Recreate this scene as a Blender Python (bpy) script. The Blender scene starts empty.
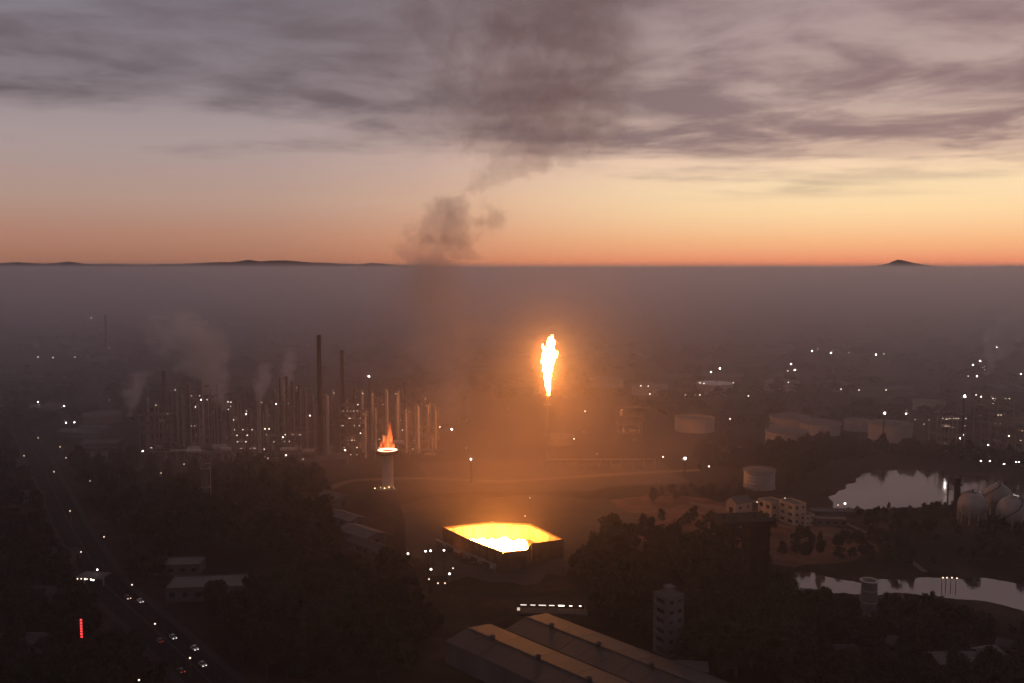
import bpy, bmesh, math, random
import numpy as np
from math import radians as R, sin, cos, pi, atan, tan, sqrt
from mathutils import Vector, Matrix

random.seed(11)
rng = np.random.default_rng(11)
scene = bpy.context.scene
col = scene.collection

# ------------------------------------------------------------------ camera
W, H, F = 1024, 683, 887.0
CAMZ, HORIZON = 150.0, 268.0
PITCH = atan((H / 2 - HORIZON) / F)
cam_d = bpy.data.cameras.new('camera')
cam = bpy.data.objects.new('camera', cam_d)
col.objects.link(cam)
cam.location = (0, 0, CAMZ)
cam.rotation_euler = (pi / 2 - PITCH, 0, 0)
cam_d.sensor_width = 36.0
cam_d.lens = 36.0 * F / W
cam_d.clip_start = 1.0
cam_d.clip_end = 80000.0
scene.camera = cam

# ------------------------------------------------------------------ render settings
scene.render.engine = 'CYCLES'
cy = scene.cycles
cy.use_denoising = True
cy.use_adaptive_sampling = True
cy.adaptive_threshold = 0.035
cy.adaptive_min_samples = 20
cy.max_bounces = 5
cy.diffuse_bounces = 2
cy.glossy_bounces = 2
cy.transmission_bounces = 2
cy.volume_bounces = 1
cy.transparent_max_bounces = 8
cy.sample_clamp_indirect = 3.0
cy.volume_step_rate = 1.0
cy.volume_max_steps = 256
cy.use_light_tree = True
vs = scene.view_settings
scene.display_settings.display_device = 'sRGB'
vs.view_transform = 'Standard'
vs.look = 'None'
vs.exposure = 0.0
vs.gamma = 1.0
vs.use_curve_mapping = False


def lin(r, g, b):
    def f(c):
        c /= 255.0
        return c / 12.92 if c <= 0.04045 else ((c + 0.055) / 1.055) ** 2.4
    return (f(r), f(g), f(b), 1.0)


# ------------------------------------------------------------------ node helper
class NT:
    def __init__(self, tree):
        self.t = tree
        self.n = tree.nodes
        self.l = tree.links

    def node(self, typ, **kw):
        nd = self.n.new(typ)
        for k, v in kw.items():
            setattr(nd, k, v)
        return nd

    def put(self, sock, v):
        if hasattr(v, 'is_linked') or isinstance(v, bpy.types.NodeSocket):
            self.l.new(v, sock)
        else:
            sock.default_value = v

    def math(self, op, a, b=0.0, c=None, clamp=False):
        nd = self.node('ShaderNodeMath', operation=op, use_clamp=clamp)
        self.put(nd.inputs[0], a)
        self.put(nd.inputs[1], b)
        if c is not None:
            self.put(nd.inputs[2], c)
        return nd.outputs[0]

    def vmath(self, op, a, b=(0, 0, 0)):
        nd = self.node('ShaderNodeVectorMath', operation=op)
        self.put(nd.inputs[0], a)
        self.put(nd.inputs[1], b)
        return nd.outputs['Value'] if op in ('LENGTH', 'DOT_PRODUCT', 'DISTANCE') else nd.outputs[0]

    def sep(self, v):
        nd = self.node('ShaderNodeSeparateXYZ')
        self.put(nd.inputs[0], v)
        return nd.outputs

    def comb(self, x, y, z):
        nd = self.node('ShaderNodeCombineXYZ')
        self.put(nd.inputs[0], x)
        self.put(nd.inputs[1], y)
        self.put(nd.inputs[2], z)
        return nd.outputs[0]

    def noise(self, vec, scale, detail=4.0, rough=0.55, dist=0.0, color=False):
        nd = self.node('ShaderNodeTexNoise')
        self.put(nd.inputs['Vector'], vec)
        nd.inputs['Scale'].default_value = scale
        nd.inputs['Detail'].default_value = detail
        nd.inputs['Roughness'].default_value = rough
        nd.inputs['Distortion'].default_value = dist
        return nd.outputs['Color'] if color else nd.outputs[0]

    def ramp(self, fac, stops, interp='LINEAR'):
        nd = self.node('ShaderNodeValToRGB')
        cr = nd.color_ramp
        cr.interpolation = interp
        while len(cr.elements) < len(stops):
            cr.elements.new(0.5)
        for e, (p, c) in zip(cr.elements, stops):
            e.position = p
            e.color = c if len(c) == 4 else (*c, 1.0)
        self.put(nd.inputs[0], fac)
        return nd.outputs[0]

    def mix(self, fac, a, b, mode='MIX'):
        nd = self.node('ShaderNodeMix', data_type='RGBA', blend_type=mode)
        self.put(nd.inputs[0], fac)
        self.put(nd.inputs[6], a)
        self.put(nd.inputs[7], b)
        return nd.outputs[2]

    def smooth(self, v, a, b):
        nd = self.node('ShaderNodeMapRange', interpolation_type='SMOOTHSTEP')
        self.put(nd.inputs['Value'], v)
        nd.inputs['From Min'].default_value = a
        nd.inputs['From Max'].default_value = b
        return nd.outputs[0]


def g3(v):
    return (v, v, v, 1.0)


# ------------------------------------------------------------------ world: dusk sky with cloud deck
SUN_AZ = R(30.0)          # to the right of the view direction (+Y)
world = bpy.data.worlds.new('World')
scene.world = world
world.use_nodes = True
T = NT(world.node_tree)
T.n.clear()
out = T.node('ShaderNodeOutputWorld')
bg = T.node('ShaderNodeBackground')
T.l.new(bg.outputs[0], out.inputs[0])
d = T.node('ShaderNodeTexCoord').outputs['Generated']
sx, sy, sz = T.sep(d)
zc = T.math('MAXIMUM', sz, 0.0)
zr = T.math('POWER', zc, 0.5)          # spread the ramp near the horizon


def zp(deg):
    return sin(R(deg)) ** 0.5


away = T.ramp(zr, [(0.0, lin(156, 104, 86)), (zp(0.8), lin(167, 117, 97)), (zp(2.2), lin(176, 131, 112)),
                   (zp(4.2), lin(177, 147, 135)), (zp(7.5), lin(168, 151, 150)), (zp(11), lin(150, 139, 146)),
                   (zp(16), lin(128, 122, 132)), (zp(40), lin(90, 88, 100)), (1.0, lin(68, 68, 80))])
near = T.ramp(zr, [(0.0, lin(228, 124, 94)), (zp(0.5), lin(244, 151, 110)), (zp(1.6), lin(250, 186, 134)),
                   (zp(3.4), lin(254, 217, 166)), (zp(5.0), lin(253, 224, 180)), (zp(7.2), lin(245, 210, 184)),
                   (zp(10), lin(222, 196, 182)), (zp(15), lin(196, 172, 170)), (zp(40), lin(100, 93, 102)),
                   (1.0, lin(68, 68, 80))])
hl = T.math('SQRT', T.math('ADD', T.math('MULTIPLY', sx, sx), T.math('ADD', T.math('MULTIPLY', sy, sy), 1e-5)))
cs = T.math('DIVIDE', T.math('ADD', T.math('MULTIPLY', sx, sin(SUN_AZ)), T.math('MULTIPLY', sy, cos(SUN_AZ))), hl)
cs01 = T.math('ADD', T.math('MULTIPLY', cs, 0.5), 0.5)
azf = T.ramp(cs01, [(0.0, g3(0.0)), (0.74, g3(0.0)), (0.85, g3(0.13)), (0.905, g3(0.33)), (0.945, g3(0.56)),
                    (0.985, g3(0.90)), (1.0, g3(1.0))], 'B_SPLINE')
middle = T.ramp(zr, [(0.0, lin(192, 112, 84)), (zp(0.6), lin(214, 140, 104)), (zp(1.8), lin(224, 160, 122)), (zp(4.2), lin(226, 182, 152)),
                     (zp(6.5), lin(214, 180, 163)), (zp(10), lin(184, 160, 156)), (zp(15), lin(158, 142, 146)), (zp(40), lin(94, 90, 100)), (1.0, lin(68, 68, 80))])
sky = T.mix(T.smooth(azf, 0.0, 0.6), away, middle)
sky = T.mix(T.smooth(azf, 0.32, 1.0), sky, near)
# cloud deck: flat plane projection so that streaks flatten towards the horizon
CSEED = 40.9
den = T.math('ADD', zc, 0.045)
cu = T.math('DIVIDE', sx, den)
cv = T.math('DIVIDE', sy, den)
cvec = T.comb(T.math('MULTIPLY', cu, 1.0), cv, CSEED)
n1 = T.noise(cvec, 0.62, 7.0, 0.56, 0.15)
n2 = T.noise(T.comb(T.math('MULTIPLY', cu, 0.28), cv, 9.1), 0.42, 5.0, 0.5, 0.2)
cov_r = T.math('MULTIPLY', azf, 0.09)
el_gate = T.smooth(zc, 0.07, 0.16)       # few clouds close to the horizon
dens = T.math('ADD', T.math('ADD', T.math('MULTIPLY', n1, 0.62), T.math('MULTIPLY', n2, 0.38)),
              T.math('ADD', cov_r, T.math('MULTIPLY', el_gate, 0.17)))
cl = T.math('MULTIPLY', T.smooth(dens, 0.545, 0.69), T.smooth(T.math('ADD', zc, T.math('MULTIPLY', T.math('SUBTRACT', n2, 0.5), 0.12)), 0.072, 0.128))
cl_away = lin(98, 88, 93)
cl_near = lin(136, 112, 114)
ccol = T.mix(azf, cl_away, cl_near)
fine = T.noise(cvec, 1.5, 5.0, 0.55, 0.25)
ccol = T.mix(T.smooth(fine, 0.36, 0.66), ccol, T.mix(0.55, ccol, sky))
sky = T.mix(T.math('MULTIPLY', cl, 0.92), sky, ccol)
# second, thin streak layer low above the horizon
s2 = T.noise(T.comb(T.math('MULTIPLY', cu, 0.10), T.math('MULTIPLY', cv, 0.8), 1.3), 0.55, 5.0, 0.5, 0.0)
s2m = T.math('MULTIPLY', T.smooth(s2, 0.55, 0.70), T.math('MULTIPLY', T.smooth(zc, 0.07, 0.11), T.math('SUBTRACT', 1.0, T.smooth(zc, 0.17, 0.26))))
sky = T.mix(T.math('MULTIPLY', s2m, 0.55), sky, ccol)
# below the horizon: dim earth
sky = T.mix(T.smooth(sz, -0.03, 0.0), lin(58, 44, 44), sky)
nish = T.node('ShaderNodeTexSky', sky_type='NISHITA')
nish.sun_disc = False
nish.sun_elevation = R(0.6)
nish.sun_rotation = SUN_AZ
nish.air_density = 1.4
nish.dust_density = 3.0
nsc = T.mix(1.0, nish.outputs[0], (0.004, 0.004, 0.004, 1.0), 'MULTIPLY')
T.put(bg.inputs[0], T.mix(1.0, sky, nsc, 'ADD'))
bg.inputs[1].default_value = 1.0

# the sun itself sits at the horizon behind the haze: a weak, warm, wide lamp
sun_d = bpy.data.lights.new('sun', 'SUN')
sun_d.energy = 0.12
sun_d.angle = R(12)
sun_d.color = (1.0, 0.62, 0.36)
sun = bpy.data.objects.new('sun', sun_d)
col.objects.link(sun)
sdir = Vector((sin(SUN_AZ) * cos(R(2)), cos(SUN_AZ) * cos(R(2)), sin(R(2))))
sun.rotation_euler = (-sdir).to_track_quat('-Z', 'Y').to_euler()
sun.location = (0, 0, 400)

# ------------------------------------------------------------------ pixel helpers (places on the ground plane)
FW = Vector((0, cos(PITCH), -sin(PITCH)))
UP = Vector((0, sin(PITCH), cos(PITCH)))


def ray(px, py):
    return (FW * F + Vector((1, 0, 0)) * (px - W / 2) - UP * (py - H / 2)).normalized()


def at(px, py, z=0.0):
    r = ray(px, py)
    t = (z - CAMZ) / r.z
    return Vector((r.x * t, r.y * t, z))


def mpp(p):
    """metres per pixel at a place"""
    return (p - Vector((0, 0, CAMZ))).dot(FW) / F


def hgt(p, py):
    """height of a vertical at ground place p whose top shows at image row py"""
    a, b = 0.0, 149.0
    for _ in range(40):
        m = (a + b) / 2
        q = Vector((p.x, p.y, m)) - Vector((0, 0, CAMZ))
        row = H / 2 - F * q.dot(UP) / q.dot(FW)
        if row > py:
            a = m
        else:
            b = m
    return (a + b) / 2


def gz(x, y):
    """the gently rolling ground"""
    return 0.14 * sin(x / 61.0 + 1.0) * sin(y / 83.0) + 0.06 * sin((x + y) / 39.0)


# ------------------------------------------------------------------ materials
MATS = {}


def mat(name, color, rough=0.7, metal=0.0, var=0.35, scale=0.25, bump=0.0, spec=0.4, color2=None, streak=False):
    if name in MATS:
        return MATS[name]
    m = bpy.data.materials.new(name)
    m.use_nodes = True
    t = NT(m.node_tree)
    p = t.n['Principled BSDF']
    pos = t.node('ShaderNodeNewGeometry').outputs['Position']
    if streak:
        pos = t.vmath('MULTIPLY', pos, (1.0, 1.0, 0.12))
    n = t.noise(pos, scale, 6.0, 0.62)
    c2 = color2 or tuple(c * (1 - var) for c in color)
    rc = t.ramp(n, [(0.32, (*c2, 1)), (0.66, (*color, 1))])
    t.put(p.inputs['Base Color'], rc)
    p.inputs['Roughness'].default_value = rough
    p.inputs['Metallic'].default_value = metal
    p.inputs['Specular IOR Level'].default_value = spec
    if bump:
        b = t.node('ShaderNodeBump')
        b.inputs['Strength'].default_value = bump
        b.inputs['Distance'].default_value = 0.4
        t.put(b.inputs['Height'], t.noise(pos, scale * 6, 5.0, 0.6))
        t.put(p.inputs['Normal'], b.outputs[0])
    MATS[name] = m
    return m


def emis(name, color, strength, sample=False):
    if name in MATS:
        return MATS[name]
    m = bpy.data.materials.new(name)
    m.use_nodes = True
    t = NT(m.node_tree)
    t.n.clear()
    o = t.node('ShaderNodeOutputMaterial')
    e = t.node('ShaderNodeEmission')
    e.inputs[0].default_value = (*color, 1)
    e.inputs[1].default_value = strength
    t.l.new(e.outputs[0], o.inputs[0])
    m.cycles.emission_sampling = 'FRONT_BACK' if sample else 'NONE'
    MATS[name] = m
    return m


M_STEEL = mat('galvanised steel', (0.34, 0.33, 0.32), 0.55, 0.5, 0.45, 0.3, streak=True)
M_PALE = mat('pale painted vessel', (0.42, 0.39, 0.36), 0.5, 0.0, 0.35, 0.18, streak=True)
M_RUST = mat('rusty dark steel', (0.13, 0.085, 0.06), 0.75, 0.2, 0.5, 0.4, streak=True)
M_DARK = mat('dark steel', (0.030, 0.027, 0.027), 0.9, 0.0, 0.4, 0.5, spec=0.1)
M_CONC = mat('stained concrete', (0.11, 0.10, 0.095), 0.9, 0, 0.45, 0.12, streak=True)
M_WHITE = mat('white tank paint', (0.33, 0.305, 0.29), 0.55, 0, 0.28, 0.12, streak=True)
M_RUSTROOF = mat('weathered tank roof', (0.13, 0.115, 0.11), 0.75, 0, 0.45, 0.15)
M_PLASTER = mat('white plaster', (0.12, 0.115, 0.12), 0.85, 0, 0.25, 0.3, streak=True)
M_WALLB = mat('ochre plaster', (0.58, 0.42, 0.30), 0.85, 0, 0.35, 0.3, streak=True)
M_SHEET = mat('corrugated roof sheet', (0.035, 0.031, 0.031), 0.6, 0.1, 0.45, 0.16)
M_SHEETD = mat('old dark roof sheet', (0.06, 0.053, 0.05), 0.65, 0.15, 0.5, 0.14)
M_SHEETL = mat('light roof sheet', (0.10, 0.092, 0.09), 0.6, 0.1, 0.4, 0.12)
M_SKYL = mat('dusty skylight strip', (0.38, 0.38, 0.36), 0.35, 0, 0.4, 0.2)
M_WIN = mat('dark window glass', (0.02, 0.022, 0.026), 0.12, 0, 0.2, 1.0, spec=0.6)
M_BARK = mat('bark', (0.06, 0.045, 0.035), 0.9, 0, 0.4, 2.0)
M_ASPH = mat('asphalt', (0.022, 0.020, 0.020), 1.0, 0, 0.4, 0.25, bump=0.2, spec=0.05)
M_DIRT = mat('packed dirt road', (0.16, 0.115, 0.085), 0.95, 0, 0.4, 0.2, bump=0.3)
M_PAINT = mat('road paint', (0.06, 0.058, 0.055), 0.7, 0, 0.5, 0.8)
M_KERB = mat('kerb concrete', (0.022, 0.020, 0.020), 1.0, 0, 0.4, 0.5)
M_YARD = mat('gravel yard', (0.062, 0.045, 0.034), 0.95, 0, 0.5, 0.06, bump=0.4)
M_TYRE = mat('rubber', (0.02, 0.02, 0.02), 0.9)
M_REFR = mat('refractory lining', (0.34, 0.28, 0.20), 0.9, 0, 0.4, 0.35, streak=True)

L_NEAR = emis('white lamp near', (1.0, 0.90, 0.82), 8.0)
L_MID = emis('white lamp middle', (1.0, 0.88, 0.80), 34.0)
L_FAR = emis('white lamp far', (1.0, 0.86, 0.76), 60.0)
L_DIM = emis('dim lamp', (1.0, 0.74, 0.56), 2.2)
L_DIMF = emis('dim lamp far', (1.0, 0.78, 0.62), 6.5)
L_RED = emis('red lamp', (1.0, 0.05, 0.05), 2.2)
L_TUBE = emis('canopy tube', (1.0, 0.84, 0.74), 1.3)
L_WARM = emis('warm lamp', (1.0, 0.62, 0.28), 5.0)


# ------------------------------------------------------------------ mesh builder
class MB:
    def __init__(self):
        self.v = []
        self.f = []

    def add(self, vs_, fs):
        k = len(self.v)
        self.v += [tuple(p) for p in vs_]
        self.f += [tuple(i + k for i in f) for f in fs]
        return self

    def box(self, c, s, rz=0.0):
        cx, cy_, cz = c
        hx, hy, hz = s[0] / 2, s[1] / 2, s[2] / 2
        ca, sa = cos(rz), sin(rz)
        vs_ = []
        for z in (-hz, hz):
            for x, y in ((-hx, -hy), (hx, -hy), (hx, hy), (-hx, hy)):
                vs_.append((cx + x * ca - y * sa, cy_ + x * sa + y * ca, cz + z))
        return self.add(vs_, [(3, 2, 1, 0), (4, 5, 6, 7), (0, 1, 5, 4), (1, 2, 6, 5), (2, 3, 7, 6), (3, 0, 4, 7)])

    def tube(self, a, b, r, r2=None, n=6, caps=True):
        a, b = Vector(a), Vector(b)
        r2 = r if r2 is None else r2
        d_ = (b - a).normalized()
        u = d_.orthogonal().normalized()
        w = d_.cross(u)
        vs_ = []
        for p, rr in ((a, r), (b, r2)):
            for i in range(n):
                t_ = 2 * pi * i / n
                vs_.append(p + (u * cos(t_) + w * sin(t_)) * rr)
        fs = [(i, (i + 1) % n, n + (i + 1) % n, n + i) for i in range(n)]
        if caps:
            fs += [tuple(range(n - 1, -1, -1)), tuple(range(n, 2 * n))]
        return self.add(vs_, fs)

    def path(self, pts, r, n=6):
        for a, b in zip(pts[:-1], pts[1:]):
            self.tube(a, b, r, n=n)
        return self

    def lathe(self, prof, n=16, c=(0, 0, 0)):
        vs_ = []
        for r, z in prof:
            for i in range(n):
                t_ = 2 * pi * i / n
                vs_.append((c[0] + r * cos(t_), c[1] + r * sin(t_), c[2] + z))
        fs = []
        for k in range(len(prof) - 1):
            for i in range(n):
                j = (i + 1) % n
                fs.append((k * n + i, k * n + j, (k + 1) * n + j, (k + 1) * n + i))
        return self.add(vs_, fs)

    def ring(self, r0, r1, z0, z1, n=20, c=(0, 0, 0)):
        vs_, fs = [], []
        for i in range(n):
            t_ = 2 * pi * i / n
            for r, z in ((r0, z0), (r1, z0), (r1, z1), (r0, z1)):
                vs_.append((c[0] + r * cos(t_), c[1] + r * sin(t_), c[2] + z))
        for i in range(n):
            j = (i + 1) % n
            for k in range(4):
                l_ = (k + 1) % 4
                fs.append((i * 4 + k, j * 4 + k, j * 4 + l_, i * 4 + l_))
        return self.add(vs_, fs)

    def prism(self, poly, z0, z1):
        n = len(poly)
        vs_ = [(x, y, z0) for x, y in poly] + [(x, y, z1) for x, y in poly]
        fs = [tuple(range(n - 1, -1, -1)), tuple(range(n, 2 * n))]
        fs += [(i, (i + 1) % n, n + (i + 1) % n, n + i) for i in range(n)]
        return self.add(vs_, fs)

    def build(self, name, m, parent=None, smooth=False, loc=None):
        me = bpy.data.meshes.new(name)
        me.from_pydata(self.v, [], self.f)
        me.update()
        if smooth:
            me.polygons.foreach_set('use_smooth', [True] * len(me.polygons))
        me.materials.append(m)
        o = bpy.data.objects.new(name, me)
        col.objects.link(o)
        if parent is not None:
            o.parent = parent
        if loc is not None:
            o.location = loc
        return o


def sphere_mb(r, c=(0, 0, 0), n=10, k=6, sz_=1.0):
    mb = MB()
    prof = [(max(0.001, r * sin(pi * i / k)), -r * cos(pi * i / k) * sz_) for i in range(k + 1)]
    mb.lathe(prof, n, c)
    return mb


def tag(o, label=None, cat=None, group=None, kind=None):
    if label:
        o['label'] = label
    if cat:
        o['category'] = cat
    if group:
        o['group'] = group
    if kind:
        o['kind'] = kind
    return o


def thing(name, loc, label, cat, group=None, rz=0.0):
    o = bpy.data.objects.new(name, None)
    col.objects.link(o)
    o.empty_display_size = 1.0
    o.location = loc
    o.rotation_euler = (0, 0, rz)
    return tag(o, label, cat, group, 'thing')


def copy_tree(o, parent=None):
    c = o.copy()
    col.objects.link(c)
    if parent is not None:
        c.parent = parent
    for ch in list(o.children):
        copy_tree(ch, c)
    return c


def ground_at(px, py):
    p = at(px, py)
    return Vector((p.x, p.y, gz(p.x, p.y)))


# ================================================================== SETTING
# ---- water outlines in image rows, turned into places on the water plane
WZ = -1.3
lake_px = [(830, 503), (838, 495), (852, 486), (862, 476), (870, 471.5), (890, 471), (912, 468), (935, 469.5), (955, 473), (985, 477),
           (1024, 480), (1110, 484), (1110, 499), (1024, 500), (985, 502), (955, 503), (925, 506), (890, 508), (858, 509.5), (838, 508)]
river_px = [(780, 582), (797, 573), (812, 571.5), (832, 577), (862, 583), (905, 580), (945, 577), (985, 580), (1024, 585), (1110, 593),
            (1110, 636), (1024, 611), (985, 602), (945, 596), (900, 594), (860, 593), (815, 591), (786, 590)]


def to_poly(pxs, z=WZ):
    return np.array([(at(x, y, z).x, at(x, y, z).y) for x, y in pxs])


lake = to_poly(lake_px)
river = to_poly(river_px)


def sd_poly(P, poly):
    """signed distance (negative inside) of points P (n,2)"""
    n = len(poly)
    dmin = np.full(len(P), 1e9)
    ins = np.zeros(len(P), bool)
    for i in range(n):
        a, b = poly[i], poly[(i + 1) % n]
        ab = b - a
        t_ = np.clip(((P - a) @ ab) / (ab @ ab), 0, 1)
        dd = np.hypot(*(P - (a + t_[:, None] * ab)).T)
        dmin = np.minimum(dmin, dd)
        cond = ((a[1] > P[:, 1]) != (b[1] > P[:, 1]))
        xx = (b[0] - a[0]) * (P[:, 1] - a[1]) / (b[1] - a[1] + 1e-12) + a[0]
        ins ^= cond & (P[:, 0] < xx)
    return np.where(ins, -dmin, dmin)


def grow(a, b, first, k=1.22):
    r, s = [], first
    while a < b:
        a += s
        s *= k
        r.append(min(a, b))
    return r


xs = np.arange(-480, 560.1, 4.0)
xs = np.array([-v for v in grow(480, 14500, 6)][::-1] + list(xs) + grow(560, 14500, 6))
ys = np.arange(190, 900.1, 4.0)
ys = np.array([-v for v in grow(-190, 2500, 8)][::-1] + list(ys) + grow(900, 14800, 6, 1.15))
X, Y = np.meshgrid(xs, ys)
P2 = np.stack([X.ravel(), Y.ravel()], 1)
Z = 0.14 * np.sin(P2[:, 0] / 61.0 + 1.0) * np.sin(P2[:, 1] / 83.0) + 0.06 * np.sin((P2[:, 0] + P2[:, 1]) / 39.0)
sd = np.full(len(P2), 1e9)
nearm = (P2[:, 0] > 80) & (P2[:, 0] < 900) & (P2[:, 1] > 250) & (P2[:, 1] < 900)
for poly in (lake, river):
    s_ = sd_poly(P2[nearm], poly)
    sd[nearm] = np.minimum(sd[nearm], s_)
wob = 2.2 * np.sin(P2[:, 0] / 9.0) * np.sin(P2[:, 1] / 7.0) + 1.5 * np.sin(P2[:, 0] / 4.3 + P2[:, 1] / 5.1)
s_ = sd + wob
Z = Z + np.where(s_ < 6.0, -2.6 * np.clip((6.0 - s_) / 9.0, 0, 1), 0.0)
nx, ny = len(xs), len(ys)
verts = np.column_stack([P2, Z])
idx = np.arange(nx * ny).reshape(ny, nx)
quads = np.stack([idx[:-1, :-1].ravel(), idx[:-1, 1:].ravel(), idx[1:, 1:].ravel(), idx[1:, :-1].ravel()], 1)
me = bpy.data.meshes.new('ground')
me.from_pydata(verts.tolist(), [], quads.tolist())
me.polygons.foreach_set('use_smooth', [True] * len(me.polygons))
ground = bpy.data.objects.new('ground', me)
col.objects.link(ground)
tag(ground, 'dark scrubby ground around the refinery', kind='structure')
m = bpy.data.materials.new('scrub ground')
m.use_nodes = True
t = NT(m.node_tree)
p = t.n['Principled BSDF']
pos = t.node('ShaderNodeNewGeometry').outputs['Position']
na = t.noise(pos, 0.012, 6, 0.6, 0.4)
nb = t.noise(pos, 0.09, 6, 0.65)
c1 = t.ramp(na, [(0.36, (0.013, 0.012, 0.008, 1)), (0.50, (0.028, 0.022, 0.016, 1)), (0.60, (0.062, 0.042, 0.030, 1)), (0.72, (0.022, 0.019, 0.013, 1))])
c2 = t.ramp(nb, [(0.35, g3(0.35)), (0.65, g3(1.0))])
t.put(p.inputs['Base Color'], t.mix(1.0, c1, c2, 'MULTIPLY'))
p.inputs['Roughness'].default_value = 1.0
p.inputs['Specular IOR Level'].default_value = 0.1
b = t.node('ShaderNodeBump')
b.inputs['Strength'].default_value = 0.6
b.inputs['Distance'].default_value = 0.6
t.put(b.inputs['Height'], t.noise(pos, 0.35, 5, 0.65))
t.put(p.inputs['Normal'], b.outputs[0])
me.materials.append(m)

# ---- water sheet (seen only where the ground dips below it)
mw = bpy.data.materials.new('still water')
mw.use_nodes = True
t = NT(mw.node_tree)
p = t.n['Principled BSDF']
p.inputs['Base Color'].default_value = (0.05, 0.042, 0.036, 1)
p.inputs['Roughness'].default_value = 0.10
p.inputs['IOR'].default_value = 1.75
p.inputs['Specular IOR Level'].default_value = 0.8
b = t.node('ShaderNodeBump')
b.inputs['Strength'].default_value = 0.12
b.inputs['Distance'].default_value = 0.15
pos = t.node('ShaderNodeNewGeometry').outputs['Position']
t.put(b.inputs['Height'], t.noise(t.vmath('MULTIPLY', pos, (0.3, 1.0, 1.0)), 0.5, 4, 0.6))
t.put(p.inputs['Normal'], b.outputs[0])
for nm, poly in (('lake_water', lake), ('river_water', river)):
    cx_, cy_ = poly.mean(0)
    big = [((x - cx_) * 1.06 + cx_ + (6 if x > cx_ else -6), y + (7 if y > cy_ else -7)) for x, y in poly]
    o = MB().add([(x, y, WZ) for x, y in big], [tuple(range(len(big)))]).build(nm, mw)
    tag(o, 'still pale water reflecting the dusk sky', kind='structure')


def strip(name, pts, w, m_, dz, kind='structure', label=None, parent=None):
    """a sheet following a polyline on the ground"""
    dense = []
    for a, b_ in zip(pts[:-1], pts[1:]):
        n = max(1, int((Vector(b_) - Vector(a)).length / 4))
        for i in range(n):
            dense.append(Vector(a).lerp(Vector(b_), i / n))
    dense.append(Vector(pts[-1]))
    for _ in range(6):
        dense = [dense[0]] + [(dense[i - 1] + dense[i] * 2 + dense[i + 1]) / 4 for i in range(1, len(dense) - 1)] + [dense[-1]]
    vs_, fs = [], []
    for i, p_ in enumerate(dense):
        a = dense[max(0, i - 1)]
        b_ = dense[min(len(dense) - 1, i + 1)]
        tt = (b_ - a)
        nrm = Vector((-tt.y, tt.x)).normalized()
        for s in (-w / 2, w / 2):
            q = Vector((p_.x, p_.y)) + nrm * s
            vs_.append((q.x, q.y, gz(q.x, q.y) + dz))
    for i in range(len(dense) - 1):
        fs.append((2 * i, 2 * i + 1, 2 * i + 3, 2 * i + 2))
    o = MB().add(vs_, fs).build(name, m_, parent)
    if parent is None:
        tag(o, label, kind=kind)
    return o, dense


def pxpath(pp):
    return [Vector((at(x, y).x, at(x, y).y)) for x, y in pp]


road_pts = pxpath([(22, 428), (44, 470), (70, 525), (108, 588), (160, 634), (212, 683), (250, 722)])
road, road_d = strip('road', road_pts, 15.0, M_ASPH, 0.03, label='dark highway curving past the refinery at left')
for s in (-1, 1):
    # kerbs as real steps along both edges
    vs_, fs = [], []
    for i, p_ in enumerate(road_d):
        a, b_ = road_d[max(0, i - 1)], road_d[min(len(road_d) - 1, i + 1)]
        tt = b_ - a
        nrm = Vector((-tt.y, tt.x)).normalized() * s
        for off, z in ((7.5, 0.0), (7.5, 0.17), (8.0, 0.17), (10.4, 0.16), (10.5, -0.1)):
            q = p_ + nrm * off
            vs_.append((q.x, q.y, gz(q.x, q.y) + z))
    for i in range(len(road_d) - 1):
        for k in range(4):
            fs.append((i * 5 + k, i * 5 + k + 1, (i + 1) * 5 + k + 1, (i + 1) * 5 + k))
    tag(MB().add(vs_, fs).build('pavement', M_KERB), 'narrow kerbed pavement beside the highway', kind='structure')
acc = 0.0
dash = MB()
for i in range(1, len(road_d)):
    a, b_ = road_d[i - 1], road_d[i]
    tt = (b_ - a).normalized()
    nrm = Vector((-tt.y, tt.x))
    for off, on in ((-3.7, i % 3 == 0), (3.7, i % 3 == 0), (0.25, True), (-0.25, True)):
        if on:
            q0, q1 = a + nrm * (off - 0.08), a + nrm * (off + 0.08)
            q2, q3 = b_ + nrm * (off + 0.08), b_ + nrm * (off - 0.08)
            dash.add([(q.x, q.y, gz(q.x, q.y) + 0.036) for q in (q0, q1, q2, q3)], [(0, 1, 2, 3)])
mk = dash.build('lane_marking', M_PAINT, road)
mk['kind'] = 'stuff'

strip('dirt_road', pxpath([(628, 512), (680, 512), (715, 513), (745, 519), (790, 527.5), (838, 537)]), 3.4, M_DIRT, 0.03, label='pale dirt road running behind the dark scaffold tower')
strip('service_road', pxpath([(690, 503), (728, 509), (765, 514), (812, 521), (850, 524)]), 5.0, M_DIRT, 0.03, label='pale service road in front of the ochre plant buildings')
strip('track', pxpath([(850, 525), (885, 541), (910, 560), (925, 572)]), 3.0, M_DIRT, 0.03, label='narrow dirt track between the lake and the river')
strip('plant_road', pxpath([(300, 500), (350, 480), (420, 478), (500, 482), (620, 474), (700, 470)]), 7.0, M_DIRT, 0.03, label='plant road crossing behind the burning pit')
strip('perimeter_road', pxpath([(390, 492), (400, 520), (400, 560), (420, 590), (510, 596), (600, 590)]), 6.0, M_ASPH, 0.03, label='dark perimeter road round the burning pit')

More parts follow.
